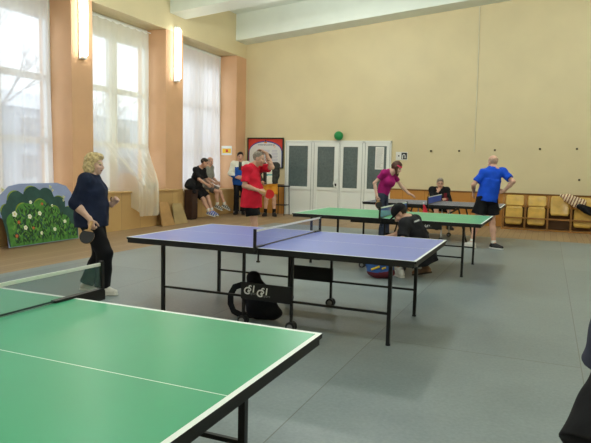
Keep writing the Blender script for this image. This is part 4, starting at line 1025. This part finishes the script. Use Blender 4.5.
# man in the red polo, one hand to his head
B = (-4.435, 8.556)
_, R = person('man in red polo and black shorts, one hand on his head, holding a red bat', B,
    dict(s=.97, pelvis=(-.06, 0, .90), neck=(-.05, .0, 1.45), head=(.055, -.02, 1.575), face=(.95, -.3, -.18), sax=(-.25, -1, 0), hax=(-.2, -1, 0), shR=(-.125, -.15, 1.395), shL=(.05, .16, 1.41),
         wristR=(.075, -.20, 1.055), poleR=(-1, -.2, -.4), handR=dict(d=(.85, -.1, -.38), n=(0, .9, -.4), ts=(.2, -.1, 1), curl=.8), wristL=(.175, .0, 1.66), poleL=(.75, -.3, -.75), handL=dict(d=(-.8, -.08, .5), n=(-.5, -.4, -.8), ts=(.2, -1, .2), curl=.3),
         ankleR=(-.02, -.10, .085), ankleL=(-.08, .15, .085), toeR=(.9, -.5, 0), toeL=(.95, .1, 0)),
    dict(hair=dict(style='cropped', mat=HAIR_GREY), brow=HAIR_GREY, girth=1.0, belly=.015, top=dict(mats=RED_CLOTH, sleeve=.78, hem=.13, ease=.018, collar=RED_CLOTH, fold=.005, hemw=.198, hemd=.165), bottom=dict(len=.62, mat=BLACK_SHORTS, flare=.1, ease=.02), shoe=(SHOE_WHITE, SOLE_WHITE), sock=(SOCK_WHITE, .1)), h=.009)
w = R['arms']['R'][2]
paddle('red table tennis bat in the hand of the man in the red polo', B, w + V(.055, -.04, -.02), (.85, -.12, -.22), (-.15, -1, .15), RUB_RED, RUB_RED)
# woman in magenta bending to the slate table
B = (-2.92, 11.35)
_, R = person('dark haired woman in magenta shirt bending over the slate grey table', B,
    dict(s=.95, pelvis=(-.10, .06, .90), neck=(.03, .0, 1.40), head=(.165, -.035, 1.485), face=(.82, -.35, -.5), sax=(-.72, -.68, .12), hax=(-.6, -.8, 0), wristR=(-.225, -.10, .93), poleR=(-.9, .3, 0), handR=dict(d=(.05, -.05, -1), n=(1, .2, 0), ts=(.3, -1, 0), curl=.9),
         wristL=(.49, .20, .94), poleL=(-.1, .2, -1), handL=dict(d=(.85, .25, -.32), n=(.1, -.1, -1), ts=(0, -1, 0), curl=.3), ankleR=(-.08, .0, .085), ankleL=(.03, .16, .085), toeR=(.8, -.6, 0), toeL=(.95, -.3, 0)),
    dict(skin=SKIN_PALE, girth=.84, bust=.06, shoulder=.165, hip=.085, arm=.86, leg=.95, hair=dict(style='hanging', mat=HAIR_BROWN, band=mat('pink_headband', (226, 62, 110), .7)), top=dict(mats=MAGENTA_CLOTH, sleeve=.55, hem=.02, ease=.01, vneck=True, fold=.004, hemw=.165), bottom=dict(len=1.97, mat=DENIM, flare=.06, ease=.008), shoe=(SHOE_BLACK, SOLE_DARK)), h=.009)
w = R['arms']['R'][2]
paddle('black table tennis bat in the hanging hand of the woman in magenta', B, w + V(.01, -.01, -.075), (.3, -.1, -1), (.5, -1, .1), RUB_BLACK, RUB_RED)
# man in blue, from behind
B = (-.83, 11.46)
person('bald man in blue shirt and black shorts with his back turned, hand on hip', B,
    dict(s=1.0, pelvis=(-.19, .05, .93), neck=(-.11, .06, 1.50), head=(-.105, .10, 1.625), face=(-.35, .95, -.35), sax=(1, -.05, .07), hax=(1, 0, 0), shL=(-.285, .05, 1.415), shR=(.08, .05, 1.435),
         wristL=(-.385, .26, 1.05), poleL=(-.8, -.6, -.3), handL=dict(d=(.02, .3, -1), n=(1, .1, 0), ts=(0, 1, 0), curl=.5), wristR=(.10, .0, 1.09), poleR=(.7, -1, .0), handR=dict(d=(-.8, .2, -.2), n=(-.3, .6, -.4), ts=(0, .3, 1), curl=.6),
         ankleL=(-.45, .0, .085), ankleR=(-.04, -.02, .085), toeL=(-.5, 1, 0), toeR=(.65, -.8, 0)),
    dict(hair=dict(style='fringe_only', mat=HAIR_PALE), brow=HAIR_GREY, girth=1.0, top=dict(mats=BLUE_CLOTH, sleeve=.72, hem=.04, ease=.022, collar=BLUE_CLOTH, fold=.006, hemw=.176, hemd=.14), bottom=dict(len=.66, mat=BLACK_SHORTS, flare=.12, ease=.024), shoeL=(SHOE_WHITE, SOLE_WHITE), shoeR=(SHOE_BLACK, SOLE_WHITE), sock=(SOCK_WHITE, .1)), h=.0095)
# seated man with hand to chin, beyond the slate table
B = (-2.50, 14.80)
def dark_red(l, f, u, c): return ((l < -.09) & (l > -.17) & (u > .45) & (u < .8) & (f > 0)).astype(int)
person('grey haired man in glasses seated beyond the slate table, hand at his mouth', B,
    dict(s=.98, pelvis=(.0, .0, .54), neck=(.0, -.10, 1.0), head=(-.01, -.17, 1.12), face=(-.12, -1, -.12), sax=(-1, .0, 0), wristR=(-.10, -.36, .93), poleR=(-.25, -.1, -1), handR=dict(d=(.5, .4, .75), n=(.2, 1, .1), ts=(.2, .2, 1), curl=.8), wristL=(.08, -.34, .74), poleL=(.5, .2, -.8), handL=dict(d=(-.9, -.2, 0), n=(0, .2, -1), ts=(0, -1, 0), curl=.5),
         ankleR=(-.12, -.44, .085), ankleL=(.20, -.42, .085), toeR=(-.2, -1, 0), toeL=(.25, -1, 0), kneeR=(-.15, -1, .6), kneeL=(.3, -1, .6)),
    dict(hair=dict(style='short', mat=HAIR_GREY), brow=HAIR_GREY, glasses=BLACK_METAL, top=dict(mats=[BLACK_CLOTH, mat('maroon_panel', (120, 36, 48), .85)], fn=dark_red, sleeve=1.9, hem=.05, ease=.03, jacket=True), bottom=dict(len=.85, mat=BLACK_SHORTS, flare=.085), shoe=(SHOE_BLACK, SOLE_DARK), sock=(SOCK_WHITE, .12)), h=.01)
t = thing('wooden_chair', 'plain wooden chair under the man seated beyond the slate table', 'chair', (-2.50, 14.83, 0), CAMROT)
mb = MB(); mb.box((-.21, -.2, .395), (.21, .2, .42), SEATF, .008); mb.build('seat', t)
for x in (-.19, .19):
    for y in (-.17, .2): mb = MB(); mb.bar((x, y, 0), (x, y + (.05 if y > 0 else 0), .86 if y > 0 else .395), .034, .034, SEATF); mb.build('leg', t)
mb = MB(); mb.box((-.2, .228, .62), (.2, .245, .8), SEATW, .006); mb.build('backrest', t)
# man crouching with cap
B = (-1.632, 7.608)
def back_print(l, f, u, c):
    k = ((l * 40) % 1) < .72
    return ((f < -.02) & (np.abs(l) < .11) & (u > .865) & (u < .905) & k).astype(int)
_, R = person('man in black shirt and black cap crouching between blue and green tables', B,
    dict(s=1.0, pelvis=(.19, .03, .30), neck=(-.005, .10, .80), head=(-.115, .13, .865), face=(-.75, .22, -.8), sax=(.50, .82, .12), hax=(.45, .85, 0), wristR=(-.27, .40, .50), poleR=(.0, .6, -.6), wristL=(-.28, -.04, .44), poleL=(-.1, -.5, -.5), handL=dict(d=(-.5, .4, -.6), n=(0, .5, -.7), ts=(-.5, .5, .4), curl=.6),
         ankleL=(-.09, .10, .09), ankleR=(.25, .16, .13), toeL=(-.2, 1, -.02), toeR=(-.75, .6, -.25), kneeL=(-1, .1, .9), kneeR=(-1, .7, .6)),
    dict(cap=BLACK_CLOTH, hair=dict(style='cropped', mat=HAIR_DARK), girth=1.14, top=dict(mats=[BLACK_CLOTH, mat('pale_lettering', (196, 196, 196), .8)], fn=back_print, sleeve=.75, hem=.1, ease=.024, fold=.006), bottom=dict(len=.9, mat=BLACK_SHORTS, flare=.09), shoeL=(SHOE_WHITE, SOLE_WHITE), shoeR=(SHOE_BROWN, SOLE_DARK), sock=(SOCK_WHITE, .1)), h=.0085)
# player cut by the right edge of the picture
B = (.356, 2.533)
person('player in dark blue shirt and black shorts cut off by the right edge', B,
    dict(s=1.0, pelvis=(-.0, .0, .80), neck=(.12, -.05, 1.33), head=(.2, -.08, 1.46), face=(.9, -.3, -.2), sax=(.35, .93, 0), hax=(.45, .9, 0), wristR=(.55, .2, .95), poleR=(.3, .3, -1), wristL=(.5, -.30, .95), poleL=(.6, -.4, -1),
         ankleL=(-.33, -.16, .085), ankleR=(.24, .32, .085), toeL=(.7, -.7, 0), toeR=(.95, .2, 0), kneeL=(-.3, -.4, 0), kneeR=(.6, .0, 0)),
    dict(hair=dict(style='short', mat=HAIR_DARK), girth=1.1, top=dict(mats=mat('slate_blue_cloth', (46, 49, 66), .85), sleeve=.75, hem=.12, ease=.025), bottom=dict(len=.98, mat=BLACK_SHORTS, flare=.105, ease=.028), shoe=(SHOE_WHITE, SOLE_WHITE), sock=(SOCK_WHITE, .1)), h=.009)
# ------------------------------------------------------------------ light, sky, camera
w = bpy.data.worlds.new('overcast'); S.world = w; w.use_nodes = True
bg = w.node_tree.nodes['Background']; bg.inputs['Color'].default_value = (.86, .93, 1, 1); bg.inputs['Strength'].default_value = 2.5
def area(name, loc, sx, sy, power, rot=(0, 0, 0), col=(1, .97, .9), portal=False):
    l = bpy.data.lights.new(name, 'AREA'); l.shape = 'RECTANGLE'; l.size = sx; l.size_y = sy; l.energy = power; l.color = col
    if portal: l.cycles.is_portal = True
    o = bpy.data.objects.new(name, l); COL.objects.link(o); o.location = loc; o.rotation_euler = rot; return o
for (x, y, p) in ((-2.2, 9.25, 440), (-2.0, 2.2, 380), (-5.6, 6.05, 110), (2.5, 6.05, 170), (2.2, 12.53, 240), (-4.9, 12.53, 240), (5.5, 9.25, 160), (5.5, 2.8, 160), (-5.2, -.4, 120), (0, -.6, 140)):  # strongest pair follows the blue table's shadow; weaker ones are added unseen fill
    l = bpy.data.lights.new('unseen_hall_light', 'POINT'); l.energy = p * .54; l.shadow_soft_size = .07; l.color = (.97, 1, .955)
    o = bpy.data.objects.new('unseen_hall_light', l); COL.objects.link(o); o.location = (x, y, zb(x) - .4)
for k in range(5):
    a, b = PIERS[k][1], PIERS[k + 1][0]
    area('window_portal', (XW - .22, (a + b) / 2, 2.73), b - a, 3.9, 1, (0, -PI / 2, PI), portal=True)
cam = bpy.data.cameras.new('camera'); co = bpy.data.objects.new('camera', cam); COL.objects.link(co); S.camera = co
cam.sensor_fit = 'HORIZONTAL'; cam.sensor_width = 36; cam.lens = 580.05 / 591 * 36; cam.clip_start = .05; cam.clip_end = 300
pitch, roll, yaw = .0953, .0231, .4076
cp, sp_ = math.cos(pitch), math.sin(pitch); cr, sr = math.cos(roll), math.sin(roll)
f = Vector((0, cp, -sp_)); u = Vector((0, sp_, cp)); r = Vector((1, 0, 0))
r2 = cr * r + sr * u; u2 = -sr * r + cr * u
Rz = Matrix.Rotation(yaw, 3, 'Z'); r2, u2, f = Rz @ r2, Rz @ u2, Rz @ f
co.matrix_world = Matrix(((r2.x, u2.x, -f.x, 0), (r2.y, u2.y, -f.y, 0), (r2.z, u2.z, -f.z, 1.4648), (0, 0, 0, 1)))
S.view_settings.view_transform = 'Standard'; S.view_settings.look = 'None'; S.view_settings.gamma = 1; S.view_settings.use_curve_mapping = False
S.view_settings.exposure = 0.0
S.cycles.max_bounces = 8; S.cycles.diffuse_bounces = 5; S.cycles.transparent_max_bounces = 16; S.cycles.sample_clamp_indirect = 6
